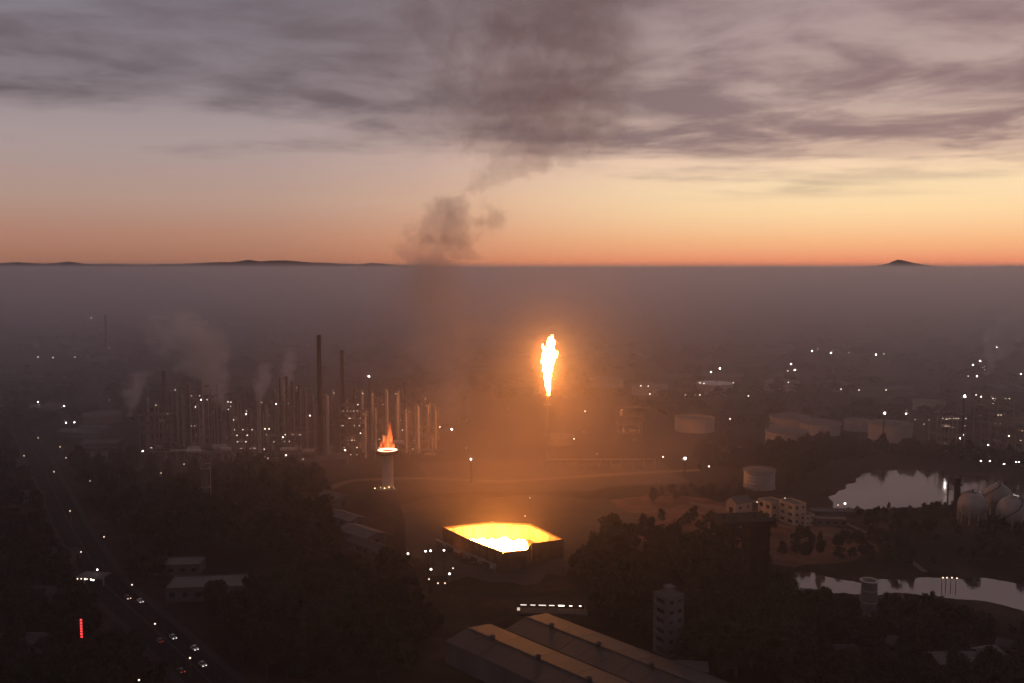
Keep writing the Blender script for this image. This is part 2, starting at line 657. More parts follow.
yard_px = [(395, 505), (440, 498), (520, 494), (600, 500), (660, 520), (640, 535), (590, 548), (570, 575), (520, 583), (440, 578), (405, 550)]
yp = []
for k in range(len(yard_px)):
    a, b_ = Vector(yard_px[k]), Vector(yard_px[(k + 1) % len(yard_px)])
    for q in range(6):
        c_ = a.lerp(b_, q / 6)
        w_ = at(c_.x, c_.y)
        yp.append(w_ + Vector((random.uniform(-4, 4), random.uniform(-6, 6), 0)))
cen = sum(yp, Vector()) / len(yp)
vs_ = []
NR = 14
for k in range(NR + 1):
    for q in yp:
        c_ = cen.lerp(q, max(0.001, k / NR))
        vs_.append((c_.x, c_.y, gz(c_.x, c_.y) + 0.018))
n_ = len(yp)
fs = [(k * n_ + i, k * n_ + (i + 1) % n_, (k + 1) * n_ + (i + 1) % n_, (k + 1) * n_ + i) for k in range(NR) for i in range(n_)]
tag(MB().add(vs_, fs).build('gravel_yard', M_YARD), 'bare gravel yard round the burning pit', kind='structure')

M_EARTH = mat('glow-painted bare earth', (0.20, 0.105, 0.070), 1.0, 0, 0.65, 0.055, bump=0.6, spec=0.1)  # bare earth, lighter and redder to paint in the flare glow


def patch(name, pxs, m_, dz, label, sub=5, jit=(3, 5), rings=12):
    yp_ = []
    for k in range(len(pxs)):
        a_, b__ = Vector(pxs[k]), Vector(pxs[(k + 1) % len(pxs)])
        for q in range(sub):
            c_ = a_.lerp(b__, q / sub)
            yp_.append(at(c_.x, c_.y) + Vector((random.uniform(-jit[0], jit[0]), random.uniform(-jit[1], jit[1]), 0)))
    cen_ = sum(yp_, Vector()) / len(yp_)
    vs_, n_ = [], len(yp_)
    for k in range(rings + 1):
        for q in yp_:
            c_ = cen_.lerp(q, max(0.001, k / rings))
            vs_.append((c_.x, c_.y, gz(c_.x, c_.y) + dz))
    fs_ = [(k * n_ + i, k * n_ + (i + 1) % n_, (k + 1) * n_ + (i + 1) % n_, (k + 1) * n_ + i) for k in range(rings) for i in range(n_)]
    tag(MB().add(vs_, fs_).build(name, m_), label, kind='structure')


patch('glow_tinted_earth', [(600, 500), (650, 494), (720, 500), (800, 521), (862, 534), (880, 552), (830, 566), (770, 566), (700, 546), (640, 540), (612, 525)], M_EARTH, 0.012, 'glow-painted bare earth right of the burning pit')
patch('cleared_ground', [(420, 462), (520, 458), (660, 462), (690, 482), (560, 492), (430, 494)], M_YARD, 0.010, 'bare earth behind the burning pit')

# ---- far mountains, beyond the haze
M_HILL = mat('far mountain', (0.10, 0.085, 0.095), 1.0, 0, 0.3, 0.0008)


def ridge(name, prof, dist, depth, label, seed):
    """mountain range: profile (px, row) of its skyline at a distance"""
    r_ = np.random.default_rng(seed)
    px0, px1 = prof[0][0], prof[-1][0]
    n = int((px1 - px0) / 2.2) + 2
    m_px = dist / F
    pxs = np.linspace(px0, px1, n)
    rows = np.interp(pxs, [a for a, _ in prof], [b_ for _, b_ in prof])
    fine_ = np.convolve(r_.normal(0, 1, n + 6), np.ones(7) / 7, 'valid')[:n]
    top = CAMZ + (HORIZON - rows + 0.45 * fine_) * m_px
    xx = (pxs - W / 2) * m_px
    K = 12
    vs_, fs = [], []
    for j in range(K + 1):
        v = j / K * 2 - 1
        prof_ = max(0.0, 1 - abs(v) ** 1.3)
        jit = r_.normal(0, 1, n) * 18 * (1 - prof_)
        for i in range(n):
            vs_.append((xx[i], dist + v * depth / 2, -2 + (top[i] + 2 + jit[i]) * prof_))
    for j in range(K):
        for i in range(n - 1):
            fs.append((j * n + i, j * n + i + 1, (j + 1) * n + i + 1, (j + 1) * n + i))
    o = MB().add(vs_, fs).build(name, M_HILL, smooth=True)
    tag(o, label, kind='structure')


ridge('mountain_range', [(-160, 266), (-60, 264.4), (0, 263.4), (22, 262.2), (48, 263.8), (70, 261.8), (88, 263.8), (140, 264.4), (185, 263.8), (222, 262.4),
                         (232, 262.6), (250, 259.8), (262, 261.4), (284, 260.2), (305, 261.8), (330, 262.9), (360, 264.2), (372, 263.0), (392, 264.6),
                         (420, 265.8), (460, 267.4), (500, 268), (560, 268.4), (640, 269)], 17500, 2800, 'dark low mountain range along the left horizon', 3)
ridge('mountain', [(780, 269.5), (835, 268.2), (858, 267), (876, 265.2), (888, 263.2), (896, 259.8), (901, 260.6), (912, 263.0), (930, 265.6),
                   (955, 266.8), (985, 267), (1010, 265.6), (1030, 267), (1080, 266.4), (1150, 268)], 18500, 2400, 'lone pointed peak on the right horizon', 5)

# ---- haze over the plain: closed box round camera, ground and plant, its top just above the camera
hz = MB().box((0, 6350, 77.0), (29800, 17800, 161.0)).build('haze', bpy.data.materials.new('haze air'))
tag(hz, 'thin mauve haze lying over the whole plain', kind='stuff')
mh = hz.data.materials[0]
mh.use_nodes = True
t = NT(mh.node_tree)
t.n.clear()
o = t.node('ShaderNodeOutputMaterial')
pv = t.node('ShaderNodeVolumePrincipled')
pv.inputs['Color'].default_value = (0.92, 0.89, 0.98, 1)
pv.inputs['Density'].default_value = 0.00019
pv.inputs['Anisotropy'].default_value = 0.55
t.l.new(pv.outputs[0], o.inputs['Volume'])
hz.display_type = 'WIRE'
# the thicker mist that lies over the plain from the refinery to the horizon
mb_o = MB().box((0, 7860, 76.0), (29600, 14600, 157.0)).build('mist_bank', bpy.data.materials.new('mist air'))
tag(mb_o, 'thicker mauve mist lying over the plain beyond the flares', kind='stuff')
mh = mb_o.data.materials[0]
mh.use_nodes = True
t = NT(mh.node_tree)
t.n.clear()
o = t.node('ShaderNodeOutputMaterial')
pv = t.node('ShaderNodeVolumePrincipled')
pv.inputs['Color'].default_value = (0.92, 0.89, 0.98, 1)
pv.inputs['Density'].default_value = 0.00056
pv.inputs['Anisotropy'].default_value = 0.55
t.l.new(pv.outputs[0], o.inputs['Volume'])
mb_o.display_type = 'WIRE'


# ================================================================== SMOKE, STEAM, FLAMES
def plume(name, base, height, width, lut, dens, color, label, cat, nscale, aniso=0.2, thr=0.5, gain=2.2, rng_=None, parent=None, z_range=None, detail=5.0, spread=1.45, kind=None):
    """billowing volume: LUT stops (t, centre -1..1, radius 0..1, density 0..1) along its height"""
    z0, z1 = z_range or (0.0, height)
    ts = [a[0] for a in lut]
    nz_, na_ = 26, 20
    vs_ = []
    for k in range(nz_ + 1):
        z = z0 + (z1 - z0) * k / nz_
        tt_ = z / height
        near_ = [np.interp(min(1, max(0, tt_ + e)), ts, [a[2] for a in lut]) for e in (-0.05, -0.02, 0, 0.02, 0.05)]
        rr = min(max(near_) * width * 0.5 * spread + 0.03 * width, width * 0.49)
        cx_ = float(np.interp(tt_, ts, [a[1] for a in lut])) * width * 0.5
        for q in range(na_):
            a_ = 2 * pi * q / na_
            vs_.append((cx_ + rr * cos(a_), max(-0.365 * width, min(0.365 * width, rr * sin(a_))), z))
    fs = [(k * na_ + q, k * na_ + (q + 1) % na_, (k + 1) * na_ + (q + 1) % na_, (k + 1) * na_ + q) for k in range(nz_) for q in range(na_)]
    fs += [tuple(range(na_ - 1, -1, -1)), tuple(range(nz_ * na_, (nz_ + 1) * na_))]
    o = MB().add(vs_, fs).build(name, bpy.data.materials.new(name + ' vapour'), parent)
    o.location = base
    m_ = o.data.materials[0]
    m_.use_nodes = True
    t_ = NT(m_.node_tree)
    t_.n.clear()
    out_ = t_.node('ShaderNodeOutputMaterial')
    sc_ = t_.node('ShaderNodeVolumePrincipled')
    sc_.inputs['Color'].default_value = (*color, 1)
    sc_.inputs['Anisotropy'].default_value = aniso
    oc = t_.node('ShaderNodeTexCoord').outputs['Object']
    x_, y_, z_ = t_.sep(oc)
    tt = t_.math('DIVIDE', z_, height)
    rp = t_.node('ShaderNodeSeparateColor')
    t_.put(rp.inputs[0], t_.ramp(tt, [(a, (c_ * 0.5 + 0.5, r_, d_, 1)) for a, c_, r_, d_ in lut], 'B_SPLINE'))
    cxx = t_.math('MULTIPLY', t_.math('SUBTRACT', rp.outputs[0], 0.5), width)
    rad = t_.math('MULTIPLY', rp.outputs[1], width * 0.5)
    dx = t_.math('SUBTRACT', x_, cxx)
    warp = t_.noise(oc, nscale * 0.6, 2.0, 0.5, color=True)
    q = t_.math('DIVIDE', t_.vmath('LENGTH', t_.comb(dx, y_, 0.0)), rad)
    n_a = t_.noise(t_.vmath('ADD', oc, t_.vmath('MULTIPLY', warp, (14.0, 14.0, 22.0))), nscale, detail, 0.62)
    v = t_.math('ADD', t_.math('SUBTRACT', 1.0, q), t_.math('MULTIPLY', t_.math('SUBTRACT', n_a, thr), gain))
    v = t_.math('MULTIPLY', t_.smooth(v, 0.0, 0.8), rp.outputs[2])
    edge = t_.math('MULTIPLY', t_.math('SUBTRACT', 1.0, t_.smooth(t_.math('ABSOLUTE', y_), width * 0.28, width * 0.365)),
                   t_.math('SUBTRACT', 1.0, t_.smooth(t_.math('ABSOLUTE', x_), width * 0.40, width * 0.49)))
    t_.put(sc_.inputs['Density'], t_.math('MULTIPLY', t_.math('MULTIPLY', v, edge), dens))
    t_.l.new(sc_.outputs[0], out_.inputs['Volume'])
    m_.cycles.volume_step_rate = 0.6
    if parent is None:
        tag(o, label, cat, kind=kind)
    return o


# the rising smoke of the refinery
sp = ground_at(441, 432)
s_m = mpp(sp)
haze_top = 157.5 - sp.z
smoke = thing('smoke_plume', sp, 'brown smoke column rising behind the flares and spreading into the clouds', 'smoke')
smoke_h = 395.0
lut_lo = [(0.0, 0.06, 0.10, 0.35), (0.12, 0.03, 0.22, 0.6), (0.26, -0.03, 0.30, 0.8), (0.36, -0.03, 0.28, 0.9), (0.45, 0.0, 0.24, 1.0), (0.60, 0.05, 0.2, 1.0)]
plume('lower_smoke', (0, 0, 0), smoke_h, 330.0, lut_lo, 0.026, (0.78, 0.76, 0.80), None, None, 0.024, thr=0.52, gain=2.6, parent=smoke, z_range=(4.0, haze_top))
lut_hi = [(0.30, -0.03, 0.19, 0.8), (0.42, 0.0, 0.19, 0.8), (0.49, 0.05, 0.17, 0.8), (0.535, 0.11, 0.14, 0.75), (0.56, 0.17, 0.09, 0.45), (0.585, 0.30, 0.12, 0.38),
          (0.63, 0.44, 0.28, 0.27), (0.72, 0.54, 0.55, 0.25), (0.86, 0.55, 0.62, 0.25), (1.0, 0.55, 0.66, 0.25)]
plume('upper_smoke', (0, 0, 0), smoke_h, 390.0, lut_hi, 0.0260, (0.90, 0.82, 0.85), None, None, 0.042, thr=0.5, gain=5.6, parent=smoke, z_range=(haze_top + 0.04, smoke_h), detail=6.0)

# smoke drifting low round the flares
gs = ground_at(512, 508)
vs_ = []
for k in range(9):
    for q in range(32):
        a = 2 * pi * q / 32
        c_ = cos(k / 8 * pi / 2) if k < 8 else 0.02
        vs_.append((328 * c_ * cos(a), 199 * c_ * sin(a), 109 * sin(k / 8 * pi / 2)))
fs = [(k * 32 + q, k * 32 + (q + 1) % 32, (k + 1) * 32 + (q + 1) % 32, (k + 1) * 32 + q) for k in range(8) for q in range(32)]
fs += [tuple(range(31, -1, -1)), tuple(range(256, 288))]
o = MB().add(vs_, fs).build('drifting_smoke', bpy.data.materials.new('drifting smoke'))
o.location = (gs.x - 70, gs.y + 70, 0.6)
tag(o, 'thin brown smoke drifting round the flares', 'smoke', kind='stuff')
m_ = o.data.materials[0]
m_.use_nodes = True
t = NT(m_.node_tree)
t.n.clear()
oo = t.node('ShaderNodeOutputMaterial')
pv = t.node('ShaderNodeVolumePrincipled')
pv.inputs['Color'].default_value = (0.78, 0.62, 0.55, 1)
pv.inputs['Anisotropy'].default_value = 0.2
oc = t.node('ShaderNodeTexCoord').outputs['Object']
el = t.vmath('LENGTH', t.vmath('MULTIPLY', oc, (1 / 325.0, 1 / 198.0, 1 / 108.0)))
e2 = t.vmath('LENGTH', t.vmath('MULTIPLY', t.vmath('SUBTRACT', oc, (60.0, -40.0, 0.0)), (1 / 215.0, 1 / 158.0, 1 / 108.0)))
nn = t.smooth(t.noise(oc, 0.016, 3, 0.55, 0.3), 0.25, 0.7)
dd = t.math('ADD', t.math('MULTIPLY', t.math('SUBTRACT', 1.0, t.smooth(el, 0.2, 1.0)), 0.0020), t.math('MULTIPLY', t.math('SUBTRACT', 1.0, t.smooth(e2, 0.0, 1.0)), 0.0036))
t.put(pv.inputs['Density'], t.math('MULTIPLY', dd, nn))
t.l.new(pv.outputs[0], oo.inputs['Volume'])


def steam(px, py, wpx, hpx, dens, label, seed, lean=0.2):
    g = ground_at(px, py)
    s = mpp(g)
    w_ = wpx * s * 1.5
    h_ = hpx * s
    random.seed(seed)
    lut = [(0.0, -lean, 0.10, 0.9), (0.2, -lean * 0.6, 0.22, 0.95), (0.45, 0.0, 0.42, 0.9), (0.7, lean * 0.5, 0.5, 0.75), (0.9, lean, 0.42, 0.4), (1.0, lean, 0.3, 0.0)]
    top = min(h_, 150.0)
    return plume('steam_cloud', (g.x, g.y, 14.0), top, w_, lut, dens, (0.995, 0.98, 0.985), label, 'steam', 6.0 / w_, thr=0.5, gain=3.0)


steam(205, 425, 104, 104, 0.065, 'large pale steam cloud above the left end of the refinery', 1, -0.3)
steam(262, 425, 28, 50, 0.10, 'small steam puff beside the pale single column', 2)
steam(288, 420, 24, 60, 0.10, 'thin steam wisp over the brown columns', 3)
steam(136, 432, 44, 48, 0.055, 'low faint steam puff at the far left of the refinery', 4)
steam(1000, 386, 56, 70, 0.09, 'white steam cloud over the plant at the right edge', 5, 0.35)


def blob(mb, c, r, seed, sx_=1.0, sz_=1.0, amp=0.25, n=10, k=7):
    r_ = random.Random(seed)
    ph = [r_.uniform(0, 6.28) for _ in range(6)]
    vs_ = []
    for i in range(k + 1):
        th = pi * i / k
        for j in range(n):
            a = 2 * pi * j / n
            rr = r * (1 + amp * (sin(3 * a + ph[0] + 2 * th) * 0.5 + sin(2 * a + ph[1] - 3 * th) * 0.5 + 0.5 * sin(5 * th + ph[2])))
            s = max(0.02, sin(th))
            vs_.append((c[0] + rr * s * cos(a) * sx_, c[1] + rr * s * sin(a) * sx_, c[2] - rr * cos(th) * sz_))
    fs = [(i * n + j, i * n + (j + 1) % n, (i + 1) * n + (j + 1) % n, (i + 1) * n + j) for i in range(k) for j in range(n)]
    mb.add(vs_, fs)


def flame_mat(name, stops, strength, nscale):
    m_ = bpy.data.materials.new(name)
    m_.use_nodes = True
    t_ = NT(m_.node_tree)
    t_.n.clear()
    o_ = t_.node('ShaderNodeOutputMaterial')
    e = t_.node('ShaderNodeEmission')
    pos_ = t_.node('ShaderNodeNewGeometry').outputs['Position']
    nz = t_.noise(t_.vmath('MULTIPLY', pos_, (1, 1, 0.4)), nscale, 3, 0.6, 0.6)
    t_.put(e.inputs[0], t_.ramp(nz, stops))
    e.inputs[1].default_value = strength
    t_.l.new(e.outputs[0], o_.inputs[0])
    m_.cycles.emission_sampling = 'FRONT'
    return m_


def remesh(o_, vox):
    """fuse overlapping tongues into one closed skin"""
    md = o_.modifiers.new('fuse', 'REMESH')
    md.mode = 'VOXEL'
    md.voxel_size = vox
    md.use_smooth_shade = True
    dg = bpy.context.evaluated_depsgraph_get()
    me_ = bpy.data.meshes.new_from_object(o_.evaluated_get(dg))
    o_.modifiers.remove(md)
    o_.data = me_
    return o_


def glow_mat(name, r0, r1, z0, z1, strength, stops, nscale, hard=0.75):
    """emission that fades out from the flame axis, for red flame gas and added halos (object space)"""
    m_ = bpy.data.materials.new(name)
    m_.use_nodes = True
    t_ = NT(m_.node_tree)
    t_.n.clear()
    o_ = t_.node('ShaderNodeOutputMaterial')
    e = t_.node('ShaderNodeEmission')
    oc_ = t_.node('ShaderNodeTexCoord').outputs['Object']
    x_, y_, z_ = t_.sep(oc_)
    cz_ = (z0 + z1) / 2
    q = t_.vmath('LENGTH', t_.comb(t_.math('DIVIDE', x_, r1), t_.math('DIVIDE', y_, r1), t_.math('DIVIDE', t_.math('SUBTRACT', z_, cz_), (z1 - z0) / 2)))
    n = t_.noise(t_.vmath('MULTIPLY', oc_, (1, 1, 0.45)), nscale, 3, 0.6, 0.8)
    v = t_.math('MULTIPLY', t_.math('SUBTRACT', 1.0, t_.smooth(q, r0 / r1, 1.0)), t_.smooth(n, 0.3, hard))
    t_.put(e.inputs[0], t_.ramp(v, stops))
    t_.put(e.inputs[1], t_.math('MULTIPLY', v, strength))
    t_.l.new(e.outputs[0], o_.inputs['Volume'])
    m_.cycles.emission_sampling = 'NONE'
    m_.cycles.volume_step_rate = 0.7
    return m_


M_FLAME = flame_mat('gas flame', [(0.30, (1.0, 0.24, 0.030, 1)), (0.5, (1.0, 0.31, 0.05, 1)), (0.7, (1.0, 0.40, 0.09, 1))], 200.0, 0.12)
M_PIT = flame_mat('pit flame', [(0.30, (1.0, 0.24, 0.030, 1)), (0.5, (1.0, 0.31, 0.05, 1)), (0.7, (1.0, 0.40, 0.09, 1))], 150.0, 0.15)
# ================================================================== FLARES
# ---- elevated flare
fp = ground_at(547.5, 462)
s = mpp(fp)
fh = hgt(fp, 397)
fl = thing('flare_stack', fp, 'slender lattice flare stack under the tall white-yellow flame', 'flare stack')
MB().tube((0, 0, -0.5), (0, 0, fh - 3), 0.62, n=12).build('riser_pipe', M_STEEL, fl, True)
for k in range(3):
    a = 2 * pi * k / 3 + 0.4
    mb = MB()
    mb.tube((2.6 * cos(a), 2.6 * sin(a), -0.5), (1.7 * cos(a), 1.7 * sin(a), fh - 6), 0.17, n=6)
    mb.build('derrick_leg', M_STEEL, fl)
for lv in range(9):
    z = lv * (fh - 7) / 8
    rr = 2.6 - 0.9 * z / (fh - 6)
    z2 = min((lv + 1) * (fh - 7) / 8, fh - 6)
    rr2 = 2.6 - 0.9 * z2 / (fh - 6)
    mb = MB()
    for k in range(3):
        a, b_ = 2 * pi * k / 3 + 0.4, 2 * pi * (k + 1) / 3 + 0.4
        mb.tube((rr * cos(a), rr * sin(a), z + 0.1), (rr * cos(b_), rr * sin(b_), z + 0.1), 0.1, n=5)
        if lv < 8:
            mb.tube((rr * cos(a), rr * sin(a), z + 0.1), (rr2 * cos(b_), rr2 * sin(b_), z2), 0.08, n=5)
    mb.build('derrick_brace', M_STEEL, fl)
MB().ring(0.7, 2.9, fh - 6.2, fh - 6.0, 14).ring(2.8, 2.9, fh - 5.1, fh - 4.95, 14).build('top_platform', M_STEEL, fl)
MB().lathe([(0.5, fh - 5), (0.62, fh - 3), (1.25, fh - 1.4), (1.35, fh), (1.15, fh), (1.0, fh - 1.4)], 14).build('flare_tip', M_RUST, fl, True)
MB().lathe([(3.4, -0.5), (3.4, 0.8), (0.01, 0.8)], 12).build('foundation', M_CONC, fl)

# flame of the elevated flare
fb = Vector((fp.x, fp.y, fp.z + fh))
mb = MB()
spec = [(548.2, 394, 1.5), (548.4, 390, 2.2), (547.4, 386, 2.6), (548.2, 381.5, 3.0), (546.9, 377, 3.5), (547.6, 372, 4.2), (546.0, 367, 4.2), (549.6, 366, 3.8), (547.2, 361, 5.2),
        (552.0, 360, 3.2), (555.2, 355.5, 2.3), (556.4, 352.2, 1.2), (544.0, 357.5, 3.0), (550.2, 355, 4.4), (545.8, 352.0, 3.4), (542.8, 347.5, 1.5), (542.2, 344.6, 0.8), (548.6, 349.6, 2.6), (549.4, 346.0, 2.0),
        (549.0, 342.6, 3.1), (552.4, 342.2, 2.5), (549.6, 339.4, 2.2), (551.6, 336.6, 1.2), (544.4, 353.4, 2.2), (553.4, 350.2, 1.3), (553.2, 346.8, 0.9), (545.2, 381.0, 1.3), (550.6, 376.0, 1.3)]
for i, (x_, y_, r_) in enumerate(spec):
    z = hgt(fp, y_) - fh
    blob(mb, ((x_ - 547.5) * s, random.uniform(-1.5, 1.5), z), r_ * s * 0.86, i, 1.0, 1.1 if i % 2 else 1.35, 0.42, 14, 9)
flame = mb.build('flare_flame', M_FLAME, None, True, fb)
remesh(flame, 0.5)
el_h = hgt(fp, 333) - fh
fr = sphere_mb(1.0, (0, 0, 0), 20, 14)  # added emitting volume: lens bloom and hot gas round the flame
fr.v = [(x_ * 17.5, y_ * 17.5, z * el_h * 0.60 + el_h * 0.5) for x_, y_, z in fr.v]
fr.build('flame_halo', glow_mat('flame bloom and gas halo', 2.0, 17.0, -el_h * 0.09, el_h * 1.09, 0.15, [(0.0, (1.0, 0.16, 0.03, 1)), (0.6, (1.0, 0.30, 0.06, 1))], 0.09), flame)
tag(flame, 'tall white-yellow gas flame at the tip of the flare stack', 'flame')

# ---- drum flare with red fire
dp = ground_at(388, 488)
s = mpp(dp)
dh = hgt(dp, 453)
dr = thing('drum_flare', dp, 'stout concrete flare tower with a wide glowing rim and red fire', 'flare tower')
MB().lathe([(4.1, -0.5), (4.1, 0.8), (3.9, 0.9), (3.7, dh - 2.0), (4.3, dh - 0.6), (4.3, dh), (0.01, dh)], 28).build('tower_shaft', mat('pale concrete shaft', (0.55, 0.50, 0.46), 0.8, 0, 0.3, 0.2, streak=True), dr, True)
MB().ring(4.3, 7.4, dh - 0.5, dh + 0.1, 28).build('top_deck', M_DARK, dr)
MB().ring(7.0, 7.35, dh + 0.12, dh + 1.9, 28).ring(6.9, 7.5, dh + 1.9, dh + 2.15, 28).build('rim_wall', M_DARK, dr)
MB().ring(5.3, 6.7, dh + 1.0, dh + 2.3, 28).build('burner_ring', emis('burner ring glow', (1.0, 0.40, 0.24), 5.0, True), dr)
mb = MB()
for k in range(12):
    a = 2 * pi * k / 12
    mb.tube((3.9 * cos(a), 3.9 * sin(a), dh - 4), (7.0 * cos(a), 7.0 * sin(a), dh - 0.4), 0.14, n=5)
mb.build('deck_bracket', M_STEEL, dr)
mb = MB()
mb.tube((4.1, -1.2, 0), (4.1, -1.2, dh), 0.12)
mb.tube((4.1, -0.6, 0), (4.1, -0.6, dh), 0.12)
mb.build('ladder', M_STEEL, dr)
for k, (ax, az) in enumerate(((-4.5, 1.6), (-1.6, 1.1), (1.4, 1.9), (4.4, 1.2), (-8.2, 1.0))):
    sphere_mb(0.42, (ax, -4.9, az), 6, 4).build('base_lamp', L_WARM, dr)
mb = MB().box((0, -5.6, 0.4), (13, 2.2, 0.8)).box((-5, -6.2, 1.2), (1.4, 1.4, 2.4)).box((3.5, -6.0, 1.0), (2.4, 1.6, 2.0))
mb.build('valve_skid', M_PALE, dr)
mb = MB()
for i, (x_, r_, h0, h1) in enumerate([(-2.6, 1.5, 0, 5), (-1.2, 1.5, 1, 8), (0.2, 1.8, 0, 11), (1.4, 1.5, 1, 15), (2.8, 1.2, 0, 6), (0.9, 1.1, 9, 19), (1.3, 0.8, 14, 22), (-1.8, 0.9, 5, 11), (2.0, 0.9, 5, 12), (-3.2, 0.8, 2, 7)]):
    c_ = (h0 + h1) / 2
    blob(mb, (x_ * 1.45, random.uniform(-1.2, 1.2), c_ + 1.0), r_ * 1.2, 40 + i, 1.0, (h1 - h0) / 2 / (r_ * 1.2), 0.28, 10, 9)
o = mb.build('red_flame', glow_mat('red flame gas', 3.0, 9.0, -18.0, 26.0, 0.62, [(0.15, (0.85, 0.055, 0.014, 1)), (0.55, (1.0, 0.14, 0.025, 1)), (0.95, (1.0, 0.28, 0.055, 1))], 0.36, 0.62), None, True, (dp.x, dp.y, dp.z + dh + 0.6))
remesh(o, 0.35)
tag(o, 'ragged red-orange flame on the stout concrete flare tower', 'flame')

# ---- burning pit: walled ground flare
WH = 9.5
rim_px = [(443, 526.5), (492, 521.3), (530, 523.3), (563, 538.8), (531.5, 543), (526, 549.5), (503, 551.5), (466, 537.5)]
rim = [at(x, y, WH) for x, y in rim_px]
pc = sum(rim, Vector()) / len(rim)
pc = Vector((pc.x, pc.y, gz(pc.x, pc.y)))
pit = thing('ground_flare_pit', pc, 'polygonal steel walled ground flare pit glowing yellow inside', 'flare pit')
loc = [Vector((q.x - pc.x, q.y - pc.y, 0)) for q in rim]
n_ = len(loc)
for i in range(n_):
    a, b_ = loc[i], loc[(i + 1) % n_]
    L_ = (b_ - a).length
    ang = math.atan2(b_.y - a.y, b_.x - a.x)
    inn = Vector((-(b_ - a).y, (b_ - a).x, 0)).normalized()
    if inn.dot(-a) < 0:
        inn = -inn
    k = max(1, round(L_ / 6.0))
    for j in range(k):
        c_ = a.lerp(b_, (j + 0.5) / k)
        pn = MB().box((c_.x, c_.y, WH / 2 - 0.2), (L_ / k - 0.16, 0.14, WH - 0.4 + random.uniform(-0.12, 0.1)), ang)
        pn.build('wall_panel', M_RUST, pit)
        li = c_ + inn * 0.22
        MB().box((li.x, li.y, WH / 2 - 0.3), (L_ / k - 0.3, 0.16, WH - 1.7 + random.uniform(-0.1, 0.1)), ang).build('lining_panel', M_REFR, pit)
        po = a.lerp(b_, j / k) - inn * 0.35
        MB().box((po.x, po.y, WH / 2), (0.34, 0.40, WH + 0.3), ang).build('wall_post', M_RUST, pit)
    for z in (2.6, 5.4, WH - 0.15):
        c_ = (a + b_) / 2 - inn * 0.33
        MB().box((c_.x, c_.y, z), (L_ + 0.1, 0.22, 0.30), ang).build('girt', M_DARK if z > 8 else M_RUST, pit)
pts = [(q.x * 0.985, q.y * 0.985) for q in loc]
MB().prism(pts, 0.02, 0.25).build('pit_floor', M_REFR, pit)
# outside walkway with rail along the left front wall
a, b_ = loc[0], loc[7]
b2 = loc[6]
mb, mr = MB(), MB()
dirw = (b2 - a).normalized()
nout = Vector((dirw.y, -dirw.x, 0))
if nout.dot(a) < 0:
    nout = -nout
c_ = (a + b2) / 2 + nout * 4.2
angw = math.atan2(dirw.y, dirw.x)
mb.box((c_.x, c_.y, 3.2), ((b2 - a).length, 1.6, 0.14), angw)
mb.build('side_walkway', M_STEEL, pit)
for k in range(13):
    q = a.lerp(b2, k / 12) + nout * 4.9
    mr.tube((q.x, q.y, 0), (q.x, q.y, 4.3), 0.08, n=5)
q0, q1 = a + nout * 4.9, b2 + nout * 4.9
mr.tube((q0.x, q0.y, 4.3), (q1.x, q1.y, 4.3), 0.06, n=5).tube((q0.x, q0.y, 3.8), (q1.x, q1.y, 3.8), 0.05, n=5)
mr.build('handrail', M_STEEL, pit)
for k in range(5):
    q = a.lerp(b2, 0.1 + k * 0.2) + nout * 2.2
    MB().box((q.x, q.y, 0.9), (4.0, 1.2, 1.8), angw).tube((q.x - 1.5, q.y, 1.2), (q.x + 1.5, q.y, 2.3), 0.3).build('burner_valve', M_PALE, pit)
# burner headers
for j in range(6):
    y_ = -16 + j * 6
    MB().tube((-22, y_, 0.9), (22, y_, 0.9), 0.28).build('burner_header', M_RUST, pit)
# the fire in the pit: a bank of overlapping flame tongues
mb = MB()
r_ = random.Random(5)
f0, f1 = at(470, 541.5, 4.0) - pc, at(524, 541, 4.0) - pc
for i in range(90):
    u = r_.random()
    c_ = f0.lerp(f1, u)
    env = 1 - abs(u - 0.45) ** 2 * 1.6
    rad = r_.uniform(1.2, 2.3)
    blob(mb, (c_.x + r_.uniform(-1, 1), c_.y + r_.uniform(-9, 9) * env, 0.9 + r_.uniform(0.0, 0.8) * env), rad, 100 + i, 1.3, r_.uniform(0.6, 1.3), 0.2, 9, 6)
o = mb.build('pit_fire', M_PIT, None, True, pc)
remesh(o, 0.6)
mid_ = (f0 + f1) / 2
gl = sphere_mb(1.0, (0, 0, 0), 22, 12)  # added emitting volume: soft orange halo over the pit fire
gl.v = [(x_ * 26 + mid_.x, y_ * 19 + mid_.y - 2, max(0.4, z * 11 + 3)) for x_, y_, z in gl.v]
gm = glow_mat('added fire halo', 4.0, 1.0, -1.0, 1.0, 0.17, [(0.0, (1.0, 0.20, 0.03, 1)), (0.7, (1.0, 0.34, 0.06, 1))], 0.10)
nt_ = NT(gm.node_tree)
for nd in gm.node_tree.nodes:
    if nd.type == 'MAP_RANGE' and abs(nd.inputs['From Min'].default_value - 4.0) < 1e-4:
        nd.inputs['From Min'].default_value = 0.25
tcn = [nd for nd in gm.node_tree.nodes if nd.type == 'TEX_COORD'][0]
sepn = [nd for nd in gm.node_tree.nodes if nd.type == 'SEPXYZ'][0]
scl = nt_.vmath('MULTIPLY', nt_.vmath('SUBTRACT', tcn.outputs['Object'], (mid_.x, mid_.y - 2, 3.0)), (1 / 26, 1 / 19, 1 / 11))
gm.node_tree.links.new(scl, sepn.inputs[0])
gl.build('fire_halo', gm, o)
tag(o, 'bank of white-hot gas flames burning inside the walled pit', 'flame')

